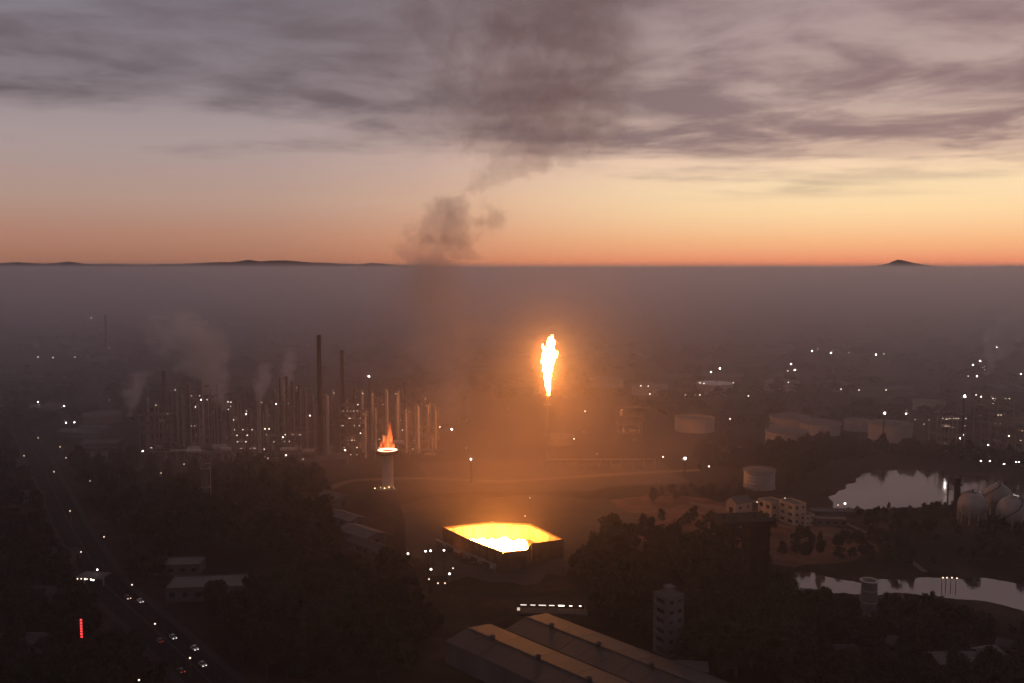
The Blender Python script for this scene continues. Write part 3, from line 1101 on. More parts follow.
# ================================================================== REFINERY
ONES = ['', 'first', 'second', 'third', 'fourth', 'fifth', 'sixth', 'seventh', 'eighth', 'ninth', 'tenth', 'eleventh', 'twelfth', 'thirteenth', 'fourteenth', 'fifteenth', 'sixteenth', 'seventeenth', 'eighteenth', 'nineteenth']


def ordinal(n):
    if n < 20:
        return ONES[n]
    tens = {2: 'twent', 3: 'thirt', 4: 'fort', 5: 'fift'}[n // 10]
    return tens + 'ieth' if n % 10 == 0 else tens + 'y-' + ONES[n % 10]


ORDN = ordinal


def lamp_part(parent, c, m_, r=0.42):
    return sphere_mb(r, c, 6, 4).build('lamp', m_, parent)


def column(px, top, base, wpx, label, m_=None, lights=2, plat=4, seed=0, cat='column', group=None, step=False):
    g = ground_at(px, base)
    s_ = mpp(g)
    h_ = hgt(g, top)
    r_ = max(0.55, wpx * s_ / 2)
    rd = random.Random(seed)
    o_ = thing('process_column', g, label, cat, group, rd.uniform(0, 6.28))
    m_ = m_ or M_PALE
    if step:
        prof = [(r_ * 1.35, -0.5), (r_ * 1.35, 0.5), (r_ * 1.25, h_ * 0.48), (r_, h_ * 0.53), (r_, h_ - r_), (r_ * 0.75, h_ - r_ * 0.35), (0.02, h_)]
    else:
        prof = [(r_ * 1.25, -0.5), (r_ * 1.12, 2.5), (r_, 3.0), (r_, h_ - r_), (r_ * 0.75, h_ - r_ * 0.35), (0.02, h_)]
    MB().lathe(prof, 14).build('shell', m_, o_, True)
    zs = [h_ * (0.93 - 0.8 * k / max(1, plat)) for k in range(plat)]
    a0 = rd.uniform(0, 6)
    for k, z in enumerate(zs):
        ra = r_ * (1.3 if step and z < h_ * 0.5 else 1.0)
        mb_ = MB().ring(ra + 0.02, ra + 1.0, z, z + 0.12, 12)
        mb_.ring(ra + 0.94, ra + 1.0, z + 1.0, z + 1.08, 12).ring(ra + 0.94, ra + 1.0, z + 0.5, z + 0.56, 12)
        for q in range(6):
            a = q * pi / 3
            mb_.box(((ra + 0.97) * cos(a), (ra + 0.97) * sin(a), z + 0.55), (0.07, 0.07, 1.1))
        mb_.build('platform', M_STEEL, o_)
    ra = r_ * (1.4 if step else 1.1)
    MB().tube((ra + 0.4, 0.25, 0), (ra + 0.4, 0.25, h_ * 0.95), 0.05, n=4).tube((ra + 0.4, -0.25, 0), (ra + 0.4, -0.25, h_ * 0.95), 0.05, n=4).build('ladder', M_STEEL, o_)
    MB().path([(-0.1, 0, h_ - 0.3), (-0.1, 0, h_ + 1.0), (-ra - 0.8, 0, h_ + 1.0), (-ra - 0.8, 0, 1.5), (-ra - 4.0, 0, 1.5)], 0.28).build('overhead_pipe', M_PALE, o_)
    for k in range(lights):
        z = zs[k % len(zs)] + 1.8 if zs else h_ * 0.8
        a = rd.uniform(0, 6.28)
        lamp_part(o_, ((r_ + 1.2) * cos(a), (r_ + 1.2) * sin(a), z), rd.choice((L_DIM, L_DIM, L_DIMF)), 0.36)
    return o_


def chimney(px, top, base, wpx, label, m_=None, seed=0, lamp=False):
    g = ground_at(px, base)
    s_ = mpp(g)
    h_ = hgt(g, top)
    r_ = wpx * s_ / 2
    o_ = thing('chimney', g, label, 'chimney')
    MB().lathe([(r_ * 1.5, -0.5), (r_ * 1.45, 1), (r_ * 1.0, h_ * 0.55), (r_ * 0.92, h_ * 0.8), (r_ * 0.9, h_), (r_ * 0.7, h_), (r_ * 0.66, h_ - 3)], 18).build('shaft', m_ or M_DARK, o_, True)
    for z in (h_ * 0.97, h_ * 0.80, h_ * 0.52):
        MB().ring(r_ * 0.9, r_ * 0.9 + 1.1, z, z + 0.2, 16).ring(r_ * 0.9 + 1.0, r_ * 0.9 + 1.1, z + 1.0, z + 1.1, 16).build('platform', M_DARK, o_)
    for z in (h_ * 0.90, h_ * 0.62, h_ * 0.3):
        MB().ring(r_ * 0.9, r_ * (1.02 if z > h_ * 0.5 else 1.2), z, z + 0.5, 16).build('stiffener', M_DARK, o_)
    MB().tube((r_ * 1.5, 0, 0), (r_ + 0.3, 0, h_), 0.12, n=4).build('ladder', M_STEEL, o_)
    if lamp:
        lamp_part(o_, (0, -r_ - 1.0, h_ * 0.66), L_DIM, 0.35)
    return o_


chimney(321, 335, 464, 4.6, 'tallest dark chimney of the refinery, left of the red flame', M_DARK, 1)
chimney(343.5, 350, 452, 3.6, 'second dark chimney, just right of the tallest one', M_DARK, 2)
chimney(166, 371, 440, 3.2, 'brown chimney under the large steam cloud', M_RUST, 3)
chimney(405.5, 382, 446, 1.6, 'thin dark stack behind the right end of the columns', M_DARK, 4)
chimney(106.5, 315, 352, 1.5, 'lone far chimney in the haze at far left', M_DARK, 5)
chimney(288, 376, 458, 2.4, 'brown stack under the thin steam wisp', M_RUST, 6)

M_INS = mat('pale insulation cladding', (0.66, 0.60, 0.54), 0.6, 0, 0.3, 0.2, streak=True)
cols = [  # px, top, base, width, material, step
    (328.5, 395, 456, 2.6, M_INS, 0), (334.5, 391, 446, 1.6, M_RUST, 0), (355, 389, 450, 2.0, M_RUST, 1), (363, 391, 452, 2.2, M_INS, 0),
    (365.5, 413, 458, 2.3, M_INS, 0), (372.8, 393, 450, 2.2, M_INS, 1), (376, 409, 452, 1.8, M_INS, 0), (380.5, 397, 446, 2.4, M_RUST, 1), (387.6, 390, 449, 2.1, M_INS, 0),
    (398, 392, 451, 2.3, M_INS, 0), (406.3, 409, 453, 2.6, M_INS, 0), (411.6, 412, 448, 1.7, M_RUST, 0), (418.3, 406, 453, 2.8, M_INS, 1),
    (428.6, 405, 448, 1.9, M_INS, 0), (432.4, 436, 452, 1.6, M_INS, 0), (347.5, 400, 447, 1.8, M_INS, 0)]
for i, (px, tp, bs, w_, m_, st) in enumerate(cols):
    nth = ['leftmost', 'second', 'ninth', 'tenth'][0]
    column(px, tp, bs, w_, '', m_, i % 2, 3, 20 + i, step=bool(st))
order = sorted([o for o in col.objects if o.name.startswith('process_column')], key=lambda o: o.location.x / o.location.y)
ORD = ['leftmost', 'second', 'third', 'fourth', 'fifth', 'sixth', 'seventh', 'eighth', 'ninth', 'tenth', 'eleventh', 'twelfth', 'thirteenth', 'fourteenth', 'fifteenth', 'rightmost']
for i, o in enumerate(order):
    o['label'] = f'{ORD[i]} slim column from the left in the row behind the red flame'
    o['group'] = 'columns behind the red flame'
brown = [(276, 384, 456, 2.0, 0), (281.5, 377, 455, 2.2, 1), (293.5, 381, 457, 2.2, 0), (299.5, 385, 455, 1.9, 1), (305.5, 390, 452, 1.7, 0), (313, 396, 455, 1.8, 0), (318, 404, 450, 1.8, 0)]
for i, (px, tp, bs, w_, st) in enumerate(brown):
    column(px, tp, bs, w_, f'{ORD[i]} brown column from the left in the cluster left of the tallest chimney', M_RUST, i % 2, 3, 60 + i, step=bool(st), group='brown columns left of the tallest chimney')
column(260, 400, 464, 3.6, 'pale thick column standing alone left of the brown columns', M_PALE, 1, 3, 80)
left = [(150, 398, 445, 2.0), (158, 404, 446, 1.7), (172, 392, 444, 2.0), (179, 388, 446, 1.6), (189.5, 384, 448, 2.2), (196, 396, 446, 1.8), (204, 380, 450, 2.0), (211, 398, 450, 1.8),
        (222, 404, 452, 1.8), (232, 408, 455, 1.8), (241, 402, 452, 1.6), (250, 410, 454, 1.7), (268, 406, 452, 1.5)]
for i, (px, tp, bs, w_) in enumerate(left):
    column(px, tp, bs, w_, f'{ORD[i]} thin dark column from the left under the large steam cloud', M_RUST if i % 3 else M_STEEL, i % 2, 3, 90 + i, group='thin columns under the steam cloud')
rd = random.Random(404)
back = sorted([(rd.uniform(146, 440), rd.uniform(0, 1)) for _ in range(34)])
for i, (px, u) in enumerate(back):
    bs = rd.uniform(440, 449)
    column(px, rd.uniform(392, 424), bs, rd.uniform(1.2, 2.2), f'thin back-row column behind the refinery, {ORDN(i + 1)} of them from the left', [M_RUST, M_STEEL, M_INS][i % 3] if px > 320 else [M_RUST, M_STEEL, M_DARK][i % 3],
           1 if i % 3 == 0 else 0, 2, 300 + i, group='thin back-row columns of the refinery', step=u > 0.6)
drums = sorted([rd.uniform(150, 436) for _ in range(16)])
for i, px in enumerate(drums):
    g = ground_at(px, rd.uniform(452, 461))
    L_, r_ = rd.uniform(6, 13), rd.uniform(1.2, 2.1)
    o = thing('pressure_drum', g, f'horizontal pressure drum at the foot of the columns, {ORDN(i + 1)} from the left', 'vessel', 'horizontal drums in the refinery', rd.uniform(-0.2, 0.2))
    zc_ = r_ + rd.choice((1.2, 3.5, 6.5))
    MB().tube((-L_ / 2, 0, zc_), (L_ / 2, 0, zc_), r_, n=14).build('shell', rd.choice((M_INS, M_PALE, M_RUST)), o, False)
    for x_ in (-L_ * 0.3, L_ * 0.3):
        MB().box((x_, 0, zc_ / 2 - 0.3), (0.6, r_ * 1.5, zc_ + 0.2)).build('saddle', M_CONC, o)
    MB().path([(0, 0, zc_ + r_), (0, 0, zc_ + r_ + 1.5), (L_ * 0.7, 0, zc_ + r_ + 1.5), (L_ * 0.7, 0, 0.5)], 0.2).build('pipe', M_STEEL, o)
# nearest pale tower at left
column(206.5, 465, 512, 6.5, 'pale stout tower at left in front of the dark trees', M_CONC, 0, 2, 120)


def unit_frame(x0, x1, top, base, label, seed, levels=5, depth=16.0, nl=16, m_=None, vessels=2, lampm=None):
    """open steel process structure with decks, vessels and lamps"""
    rd = random.Random(seed)
    g = ground_at((x0 + x1) / 2, base)
    s_ = mpp(g)
    w_ = (x1 - x0) * s_
    h_ = hgt(g, top)
    m_ = m_ or M_STEEL
    o_ = thing('process_structure', g, label, 'refinery unit')
    nb = max(2, round(w_ / 6))
    for i in range(nb + 1):
        for yy in (0, depth):
            MB().box((-w_ / 2 + w_ * i / nb, yy, h_ / 2 - 0.2), (0.45, 0.45, h_ * rd.choice((1, 1, 0.8)) + 0.4)).build('post', m_, o_)
    for lv in range(1, levels + 1):
        z = h_ * lv / levels
        xa = -w_ / 2 if rd.random() < 0.7 else -w_ / 2 + w_ / nb
        xb = w_ / 2 if rd.random() < 0.7 else w_ / 2 - w_ / nb
        MB().box(((xa + xb) / 2, depth / 2, z), (xb - xa + 0.6, depth + 0.6, 0.22)).build('deck', M_RUST, o_)
        mb_ = MB().box(((xa + xb) / 2, -0.34, z - 0.3), (xb - xa + 0.6, 0.2, 0.4))
        for zz in (0.55, 1.1):
            mb_.tube((xa, -0.4, z + zz), (xb, -0.4, z + zz), 0.05, n=4)
        mb_.build('handrail_beam', m_, o_)
        if lv < levels and nb > 1:
            i = rd.randrange(nb)
            xq = -w_ / 2 + w_ * i / nb
            MB().tube((xq, -0.1, z), (xq + w_ / nb, -0.1, z + h_ / levels), 0.14, n=5).build('brace', m_, o_)
    for k in range(vessels):
        lv = rd.randrange(0, levels)
        z = h_ * lv / levels
        r_ = rd.uniform(0.9, 1.6)
        xv = rd.uniform(-w_ / 2 + 2, w_ / 2 - 2)
        if rd.random() < 0.5:
            MB().tube((xv - 2.6, depth * 0.3, z + r_ + 0.6), (xv + 2.6, depth * 0.3, z + r_ + 0.6), r_, n=12).box((xv - 1.6, depth * 0.3, z + 0.4), (0.4, r_ * 1.6, 0.9)).box((xv + 1.6, depth * 0.3, z + 0.4), (0.4, r_ * 1.6, 0.9)).build('vessel', M_PALE, o_, False)
        else:
            MB().lathe([(r_, z), (r_, z + 4), (r_ * 0.7, z + 4.6), (0.02, z + 4.9)], 12, (xv, depth * 0.3, 0.1)).build('vessel', M_PALE, o_, True)
    for k in range(int(nl * 0.6)):
        lv = rd.randrange(0, levels + 1)
        z = h_ * lv / levels + 2.0
        lamp_part(o_, (rd.uniform(-w_ / 2, w_ / 2), -0.7, z if lv < levels else h_ + 1.2), lampm or rd.choice((L_DIM, L_DIM, L_DIM, L_DIMF)), rd.uniform(0.20, 0.36))
    return o_


unit_frame(341, 362, 406, 457, 'tall open steel structure crowded with lamps beside the red flame', 1, 7, 18, 46, vessels=5)
unit_frame(228, 256, 431, 457, 'low open steel structure with many lamps left of the pale thick column', 2, 4, 16, 30, vessels=4)
unit_frame(264, 302, 436, 459, 'long low lamp-lit structure right of the pale thick column', 3, 3, 14, 20, vessels=5)
unit_frame(226, 242, 395, 440, 'narrow lamp-topped structure right of the large steam cloud', 4, 5, 12, 14, vessels=2)
unit_frame(184, 212, 388, 448, 'wide tall structure below the large steam cloud', 5, 6, 16, 16, vessels=3)
unit_frame(372, 384, 398, 450, 'narrow steel structure among the columns behind the red flame', 6, 6, 12, 10, vessels=2)
unit_frame(402, 434, 428, 450, 'low pipe structure at the right end of the columns', 7, 3, 12, 14, vessels=3)
unit_frame(140, 172, 415, 450, 'dim steel structure below the brown chimney', 8, 4, 14, 6, vessels=2)
unit_frame(940, 964, 420, 454, 'lamp-lit steel structure across the lake below the bright mast', 9, 4, 20, 30, vessels=3)
unit_frame(988, 1012, 400, 452, 'tall lamp-dotted structure across the lake near the right edge', 10, 6, 24, 18, vessels=3)
unit_frame(1006, 1040, 424, 462, 'wide structure across the lake cut by the right edge', 11, 4, 24, 14, vessels=3)
unit_frame(618, 642, 408, 442, 'pale derelict looking plant block right of the flare stack', 12, 4, 18, 3, M_CONC, 4)


def fin_fan(px, base, wpx, label):
    """pipe rack running across the plant"""
    g = ground_at(px, base)
    s_ = mpp(g)
    w_ = wpx * s_
    o_ = thing('pipe_rack', g, label, 'pipe rack')
    n = max(2, int(w_ / 8))
    for i in range(n + 1):
        x_ = -w_ / 2 + w_ * i / n
        MB().box((x_, -2, 3), (0.4, 0.4, 6.6)).box((x_, 2, 3), (0.4, 0.4, 6.6)).box((x_, 0, 6.1), (0.36, 4.6, 0.4)).box((x_, 0, 4.2), (0.36, 4.6, 0.4)).build('trestle', M_STEEL, o_)
    for k in range(5):
        MB().tube((-w_ / 2, -1.6 + 0.8 * k, 6.6), (w_ / 2, -1.6 + 0.8 * k, 6.6), 0.22 + 0.05 * (k % 3)).build('pipe', M_PALE if k % 2 else M_RUST, o_)
    for k in range(3):
        MB().tube((-w_ / 2, -1.2 + 1.1 * k, 4.65), (w_ / 2, -1.2 + 1.1 * k, 4.65), 0.2).build('pipe', M_RUST, o_)


fin_fan(300, 462, 90, 'pipe rack along the foot of the brown columns')
fin_fan(410, 458, 70, 'pipe rack behind the stout flare tower')
fin_fan(200, 460, 90, 'pipe rack below the thin dark columns')
fin_fan(600, 468, 110, 'pipe rack right of the flare stack foot')


# ---- storage tanks
M_PALEROOF = mat('pale bright tank roof', (0.78, 0.75, 0.73), 0.5, 0, 0.15, 0.1)


def tank(px, base, wpx, hpx, label, m_=None, roof='cone', lamps=0, pale=False):
    g = ground_at(px, base)
    s_ = mpp(g)
    r_ = wpx * s_ / 2
    g = Vector((g.x, g.y + r_ * 0.9, g.z))
    h_ = hpx * s_
    o_ = thing('storage_tank', g, label, 'tank', 'storage tanks')
    n = 40
    m_ = m_ or M_WHITE
    nc = max(3, round(h_ / 2.4))
    prof = [(r_ + 0.5, -0.5), (r_ + 0.5, 0.15), (r_, 0.16)]
    for k in range(nc):
        rr = r_ - 0.012 * k
        prof += [(rr, h_ * k / nc + 0.2), (rr, h_ * (k + 1) / nc - 0.02), (rr - 0.03, h_ * (k + 1) / nc)]
    MB().lathe(prof, n).build('shell', m_, o_, True)
    if roof == 'cone':
        MB().lathe([(r_ + 0.12, h_ - 0.1), (r_ + 0.12, h_ + 0.1), (r_ * 0.5, h_ + r_ * 0.06), (0.02, h_ + r_ * 0.10)], n).build('roof', M_PALEROOF if pale else M_RUSTROOF, o_)
    else:
        MB().lathe([(r_ - 0.4, h_ - 2.2), (r_ * 0.94, h_ - 2.0), (0.02, h_ - 2.3)], n).build('roof', M_RUSTROOF, o_)
    MB().ring(r_ - 0.05, r_ + 0.55, h_ - 1.0, h_ - 0.8, n).build('wind_girder', M_STEEL, o_)
    mb_ = MB()
    for i in range(n):
        a, b__ = 2 * pi * i / n, 2 * pi * (i + 1) / n
        mb_.tube((r_ * cos(a), r_ * sin(a), h_ + 1.15), (r_ * cos(b__), r_ * sin(b__), h_ + 1.15), 0.06, n=4, caps=False)
        mb_.box((r_ * cos(a), r_ * sin(a), h_ + 0.6), (0.08, 0.08, 1.15))
    mb_.build('handrail', M_STEEL, o_)
    ns = max(14, int(h_ / 0.5))
    mb_ = MB()
    for i in range(ns):
        a = -2.2 + 0.75 * i / ns * (18 / max(r_, 8))
        mb_.box(((r_ + 0.55) * cos(a), (r_ + 0.55) * sin(a), h_ * (i + 0.5) / ns), (1.0, 0.4, 0.12), a)
    mb_.build('stair', M_STEEL, o_)
    mb_ = MB().tube((-r_ * 0.3, -r_ * 0.95, 0.9), (-r_ * 0.3, -r_ - 5, 0.9), 0.3).tube((-r_ * 0.3 - 1.2, -r_ * 0.93, 0.9), (-r_ * 0.3 - 1.2, -r_ - 5, 0.9), 0.2)
    mb_.build('inlet_pipe', M_RUST, o_)
    for k in range(lamps):
        a = -pi / 2 + random.uniform(-1.2, 1.2)
        lamp_part(o_, ((r_ + 1) * cos(a), (r_ + 1) * sin(a), h_ + 1.4), L_DIMF, 0.5)
    return o_


tank(763, 490.5, 31, 18, 'nearest white tank, its left half lit orange, above the ochre buildings')
tank(793, 448, 43, 14, 'wide white tank in front of a taller one beyond the lake shore')
tank(795, 430, 40, 11, 'white tank directly behind the wide tank left of the lake')
tank(826, 436, 40, 11, 'dim tank right of the wide white pair')
tank(898, 443, 42, 17, 'pale pink tank just behind the lake')
tank(698, 433, 40, 13, 'pale tank left of the wide white pair', roof='float')
tank(718, 396, 36, 11, 'distant tank with a pale bright roof', lamps=3, pale=True)
tank(786, 392, 34, 9, 'distant tank right of the tank with the pale roof', lamps=1)
tank(608, 388, 34, 8, 'faint distant tank right of the flare flame')
tank(652, 396, 36, 9, 'faint distant tank between the flame and the pale-roofed tank', lamps=2)
tank(742, 462, 38, 9, 'low brown tank behind the nearest white tank', M_RUSTROOF, 'float')
tank(682, 384, 30, 7, 'faint far tank above the pale-roofed tank')
tank(838, 392, 30, 8, 'faint distant tank above the lake at right')
tank(935, 412, 30, 9, 'faint distant tank left of the bright mast')
tank(862, 432, 26, 10, 'small dim tank left of the pale pink tank')
tank(560, 446, 30, 8, 'brown tank behind the foot of the flare stack', M_RUSTROOF)
tank(95, 424, 36, 8, 'faint tank at far left beyond the highway', M_RUSTROOF)
tank(40, 415, 30, 8, 'faint tank at the left edge in the haze', M_RUSTROOF)


# ---- gas spheres
def sphere_tank(px, base, dpx, label, rz):
    g = ground_at(px, base)
    s_ = mpp(g)
    r_ = dpx * s_ / 2
    g = Vector((g.x, g.y + r_ * 0.5, g.z))
    o_ = thing('gas_sphere', g, label, 'gas sphere', 'gas spheres by the lake', rz)
    cz = r_ + 2.4
    sphere_mb(r_, (0, 0, cz), 32, 20).build('shell', M_WHITE, o_, True)
    mb_ = MB()
    for k in range(1, 9):
        lat = -pi / 2 + pi * k / 9
        mb_.ring(r_ * cos(lat), r_ * cos(lat) + 0.04, cz + r_ * sin(lat) - 0.06, cz + r_ * sin(lat) + 0.06, 32)
    mb_.build('weld_band', M_STEEL, o_)
    for k in range(10):
        a = 2 * pi * k / 10
        MB().tube((r_ * 0.97 * cos(a), r_ * 0.97 * sin(a), -0.4), (r_ * 0.97 * cos(a), r_ * 0.97 * sin(a), cz + 0.6), 0.42, n=8).build('leg', M_WHITE, o_)
    MB().ring(0.6, 2.6, cz + r_ - 0.1, cz + r_ + 0.15, 16).ring(2.5, 2.6, cz + r_ + 1.1, cz + r_ + 1.2, 16).lathe([(0.5, cz + r_ - 0.2), (0.5, cz + r_ + 1.6), (0.02, cz + r_ + 1.7)], 10).build('top_platform', M_STEEL, o_)
    mb_ = MB()
    for i in range(34):
        a = 0.6 + 2.4 * i / 34
        lat = -0.55 + 2.05 * i / 34
        rr = (r_ + 0.7) * max(cos(lat), 0.12)
        mb_.box((rr * cos(a), rr * sin(a), cz + (r_ + 0.5) * sin(lat)), (1.1, 0.5, 0.14), a)
        mb_.box(((rr + 0.5) * cos(a), (rr + 0.5) * sin(a), cz + (r_ + 0.5) * sin(lat) + 0.6), (0.06, 0.06, 1.1), a)
    mb_.build('stair', M_DARK, o_)
    return o_


sphere_tank(975, 524, 27, 'left gas sphere of the three beside the lake, rusty lit on its left', 0.3)
sphere_tank(1001, 515, 26, 'rear gas sphere standing between the other two by the lake', 1.8)
sphere_tank(1015, 530, 28, 'front right gas sphere cut by the right edge', 3.0)
# sphere farm stack
g = ground_at(956, 517)
o = thing('vent_stack', g, 'dark vent stack between the lake and the left gas sphere', 'stack')
hh = hgt(g, 479)
MB().lathe([(1.9, -0.5), (1.7, hh * 0.8), (2.0, hh * 0.86), (2.0, hh), (1.4, hh)], 12).build('shaft', M_DARK, o, True)
MB().ring(1.8, 2.9, hh * 0.84, hh * 0.86, 12).build('platform', M_DARK, o)
g = ground_at(947, 516)
o = thing('lightning_mast', g, 'thin dark mast in front of the lake, left of the vent stack', 'mast')
hh = hgt(g, 480)
MB().tube((0, 0, -0.4), (0, 0, hh), 0.5, 0.3, 6).build('pole', M_DARK, o)
MB().box((0, 0, hh - 6), (2.2, 0.4, 0.4)).build('crossarm', M_DARK, o)


# ---- masts across the lake
def mast(px, top, base, label, lampm=L_MID, lr=0.7):
    g_ = ground_at(px, base)
    h_ = hgt(g_, top)
    o_ = thing('light_mast', g_, label, 'mast')
    MB().tube((0, 0, -0.5), (0, 0, h_ - 1), 0.7, 0.4, 8).build('pole', M_DARK, o_)
    MB().ring(0.5, 1.6, h_ - 1.6, h_ - 1.2, 10).build('head_ring', M_STEEL, o_)
    sphere_mb(lr, (0, -1.2, h_), 8, 5).build('lamp', lampm, o_)


mast(961.5, 396, 455, 'tall light mast with a bright white lamp across the lake', L_FAR, 0.7)
mast(883, 413, 444, 'light mast behind the left end of the pale pink tank')
mast(945.5, 418, 450, 'light mast right of the pale pink tank', L_FAR)
mast(684.5, 458, 478, 'single bright light mast right of the flare stack')
mast(471, 459, 482, 'light mast between the stout flare tower and the flare stack', L_MID, 0.5)
mast(452, 429, 455, 'bright light mast right of the refinery columns', L_MID, 0.6)
mast(370, 376, 440, 'high lamp above the columns left of the red flame', L_MID, 0.55)


# ---- buildings
def gable(px, base, w_, dp, eave, rise, rz, label, wall, roof, name='shed', win=4, group=None, cat='shed', pos_=None, door=True):
    g_ = pos_ or ground_at(px, base)
    o_ = thing(name, g_, label, cat, group, rz)
    hx, hy = w_ / 2, dp / 2
    mb_ = MB()
    mb_.add([(-hx, -hy, -0.4), (hx, -hy, -0.4), (hx, hy, -0.4), (-hx, hy, -0.4), (-hx, -hy, eave), (hx, -hy, eave), (hx, hy, eave), (-hx, hy, eave),
             (-hx, 0, eave + rise), (hx, 0, eave + rise)],
            [(0, 1, 5, 4), (2, 3, 7, 6), (1, 2, 6, 9, 5), (3, 0, 4, 8, 7), (3, 2, 1, 0)])
    mb_.build('wall', wall, o_)
    for s1 in (-1, 1):
        sl = MB()
        k = rise / hy
        y0, z0 = s1 * (hy + 0.5), eave - 0.5 * k + 0.06
        y1, z1 = s1 * 0.02, eave + rise + 0.06
        e = 0.4
        sl.add([(-hx - e, y0, z0), (hx + e, y0, z0), (hx + e, y1, z1), (-hx - e, y1, z1), (-hx - e, y0, z0 + 0.16), (hx + e, y0, z0 + 0.16), (hx + e, y1, z1 + 0.16), (-hx - e, y1, z1 + 0.16)],
               [(3, 2, 1, 0), (4, 5, 6, 7), (0, 1, 5, 4), (1, 2, 6, 5), (2, 3, 7, 6), (3, 0, 4, 7)])
        sl.build('roof_slope', roof, o_)
        if win:
            for i in range(win):
                x_ = -hx + w_ * (i + 0.5) / win
                wd = MB().box((x_, s1 * (hy + 0.03), eave * 0.55), (min(1.6, w_ / win * 0.5), 0.10, 1.3))
                wd.build('window', M_WIN, o_)
    if door:
        MB().box((hx + 0.03, 0, 1.6), (0.12, 3.2, 3.2)).build('door', M_DARK, o_)
        MB().box((-hx - 0.03, 0, 1.6), (0.12, 3.2, 3.2)).build('door', M_DARK, o_)
    MB().box((0, 0, eave + rise + 0.24), (w_ + 0.8, 0.5, 0.14)).build('ridge_cap', roof, o_)
    return o_


def block(px, base, w_, dp, h_, floors, nwin, rz, label, wall, name='building', cat='building', pos_=None, roofm=None, parapet=True, group=None):
    g_ = pos_ or ground_at(px, base)
    o_ = thing(name, g_, label, cat, group, rz)
    MB().box((0, 0, h_ / 2 - 0.2), (w_, dp, h_ + 0.4)).build('wall', wall, o_)
    MB().box((0, 0, h_ + 0.11), (w_ - 0.3, dp - 0.3, 0.2)).build('roof', roofm or M_CONC, o_)
    if parapet:
        mb_ = MB()
        for s1 in (-1, 1):
            mb_.box((0, s1 * (dp / 2), h_ + 0.3), (w_ + 0.3, 0.28, 0.8)).box((s1 * (w_ / 2), 0, h_ + 0.3), (0.28, dp - 0.3, 0.8))
        mb_.build('parapet', wall, o_)
    fh_ = h_ / floors
    for f_ in range(floors):
        z = fh_ * (f_ + 0.55)
        for i in range(nwin):
            x_ = -w_ / 2 + w_ * (i + 0.5) / nwin
            wn = MB().box((x_, -dp / 2 - 0.02, z), (w_ / nwin * 0.40, 0.08, fh_ * 0.36)).build('window', M_WIN, o_)
            MB().box((x_, -dp / 2 - 0.10, z - fh_ * 0.24), (w_ / nwin * 0.6, 0.24, 0.12)).build('sill', wall, wn)
        nd = max(1, int(nwin * dp / w_))
        for i in range(nd):
            y_ = -dp / 2 + dp * (i + 0.5) / nd
            MB().box((-w_ / 2 - 0.02, y_, z), (0.08, dp / nd * 0.5, fh_ * 0.42)).build('window', M_WIN, o_)
    return o_


# ochre plant buildings above the dirt road
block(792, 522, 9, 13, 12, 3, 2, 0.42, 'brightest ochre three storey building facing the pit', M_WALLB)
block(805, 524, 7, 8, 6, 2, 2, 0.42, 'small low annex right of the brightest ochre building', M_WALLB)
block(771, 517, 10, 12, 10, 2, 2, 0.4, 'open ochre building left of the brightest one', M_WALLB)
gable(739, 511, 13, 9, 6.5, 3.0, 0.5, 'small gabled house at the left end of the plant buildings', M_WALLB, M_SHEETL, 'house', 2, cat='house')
block(757, 508, 10, 8, 4, 1, 3, 0.1, 'low flat hut between the gabled house and the ochre buildings', M_CONC)
block(826, 524, 22, 8, 3.6, 1, 5, -0.15, 'long low hut right of the ochre buildings', M_CONC)
gable(832, 515, 26, 6, 3.0, 1.0, -0.1, 'long pale shelter roof at the lake corner', M_CONC, M_SHEETL, cat='shelter', win=0)

# white slim tower block at centre right
g = ground_at(668, 652)
hh = hgt(g, 594)
tw = block(668, 652, 8.4, 8, hh, 6, 2, 0.55, 'slim whitish six storey tower block rising from the dark trees', M_PLASTER, 'tower_block', 'tower')
for f_ in range(6):
    z = hh / 6 * (f_ + 0.3)
    MB().box((-4.9, 0, z), (1.4, 5.6, 0.16)).box((-5.5, 0, z + 0.5), (0.1, 5.6, 0.9)).build('balcony', M_PLASTER, tw)
MB().box((1, 1, hh + 1.6), (3.4, 3.2, 2.8)).build('stair_head', M_PLASTER, tw)
# pale silo tower by the river
g = ground_at(868, 622)
hh = hgt(g, 580)
o = thing('silo', g, 'pale faint silo tower in front of the river', 'silo')
MB().lathe([(3.3, -0.5), (3.2, hh - 1.5), (2.6, hh), (0.02, hh + 0.7)], 20).build('shell', M_PLASTER, o, True)
for z in (4, 9, 14):
    if z < hh:
        MB().ring(3.22, 3.4, z, z + 0.3, 20).build('hoop', M_STEEL, o)
MB().tube((3.6, 0, 0), (3.4, 0, hh), 0.15).build('ladder', M_STEEL, o)
MB().ring(2.4, 4.0, hh - 0.3, hh - 0.1, 16).build('platform', M_STEEL, o)

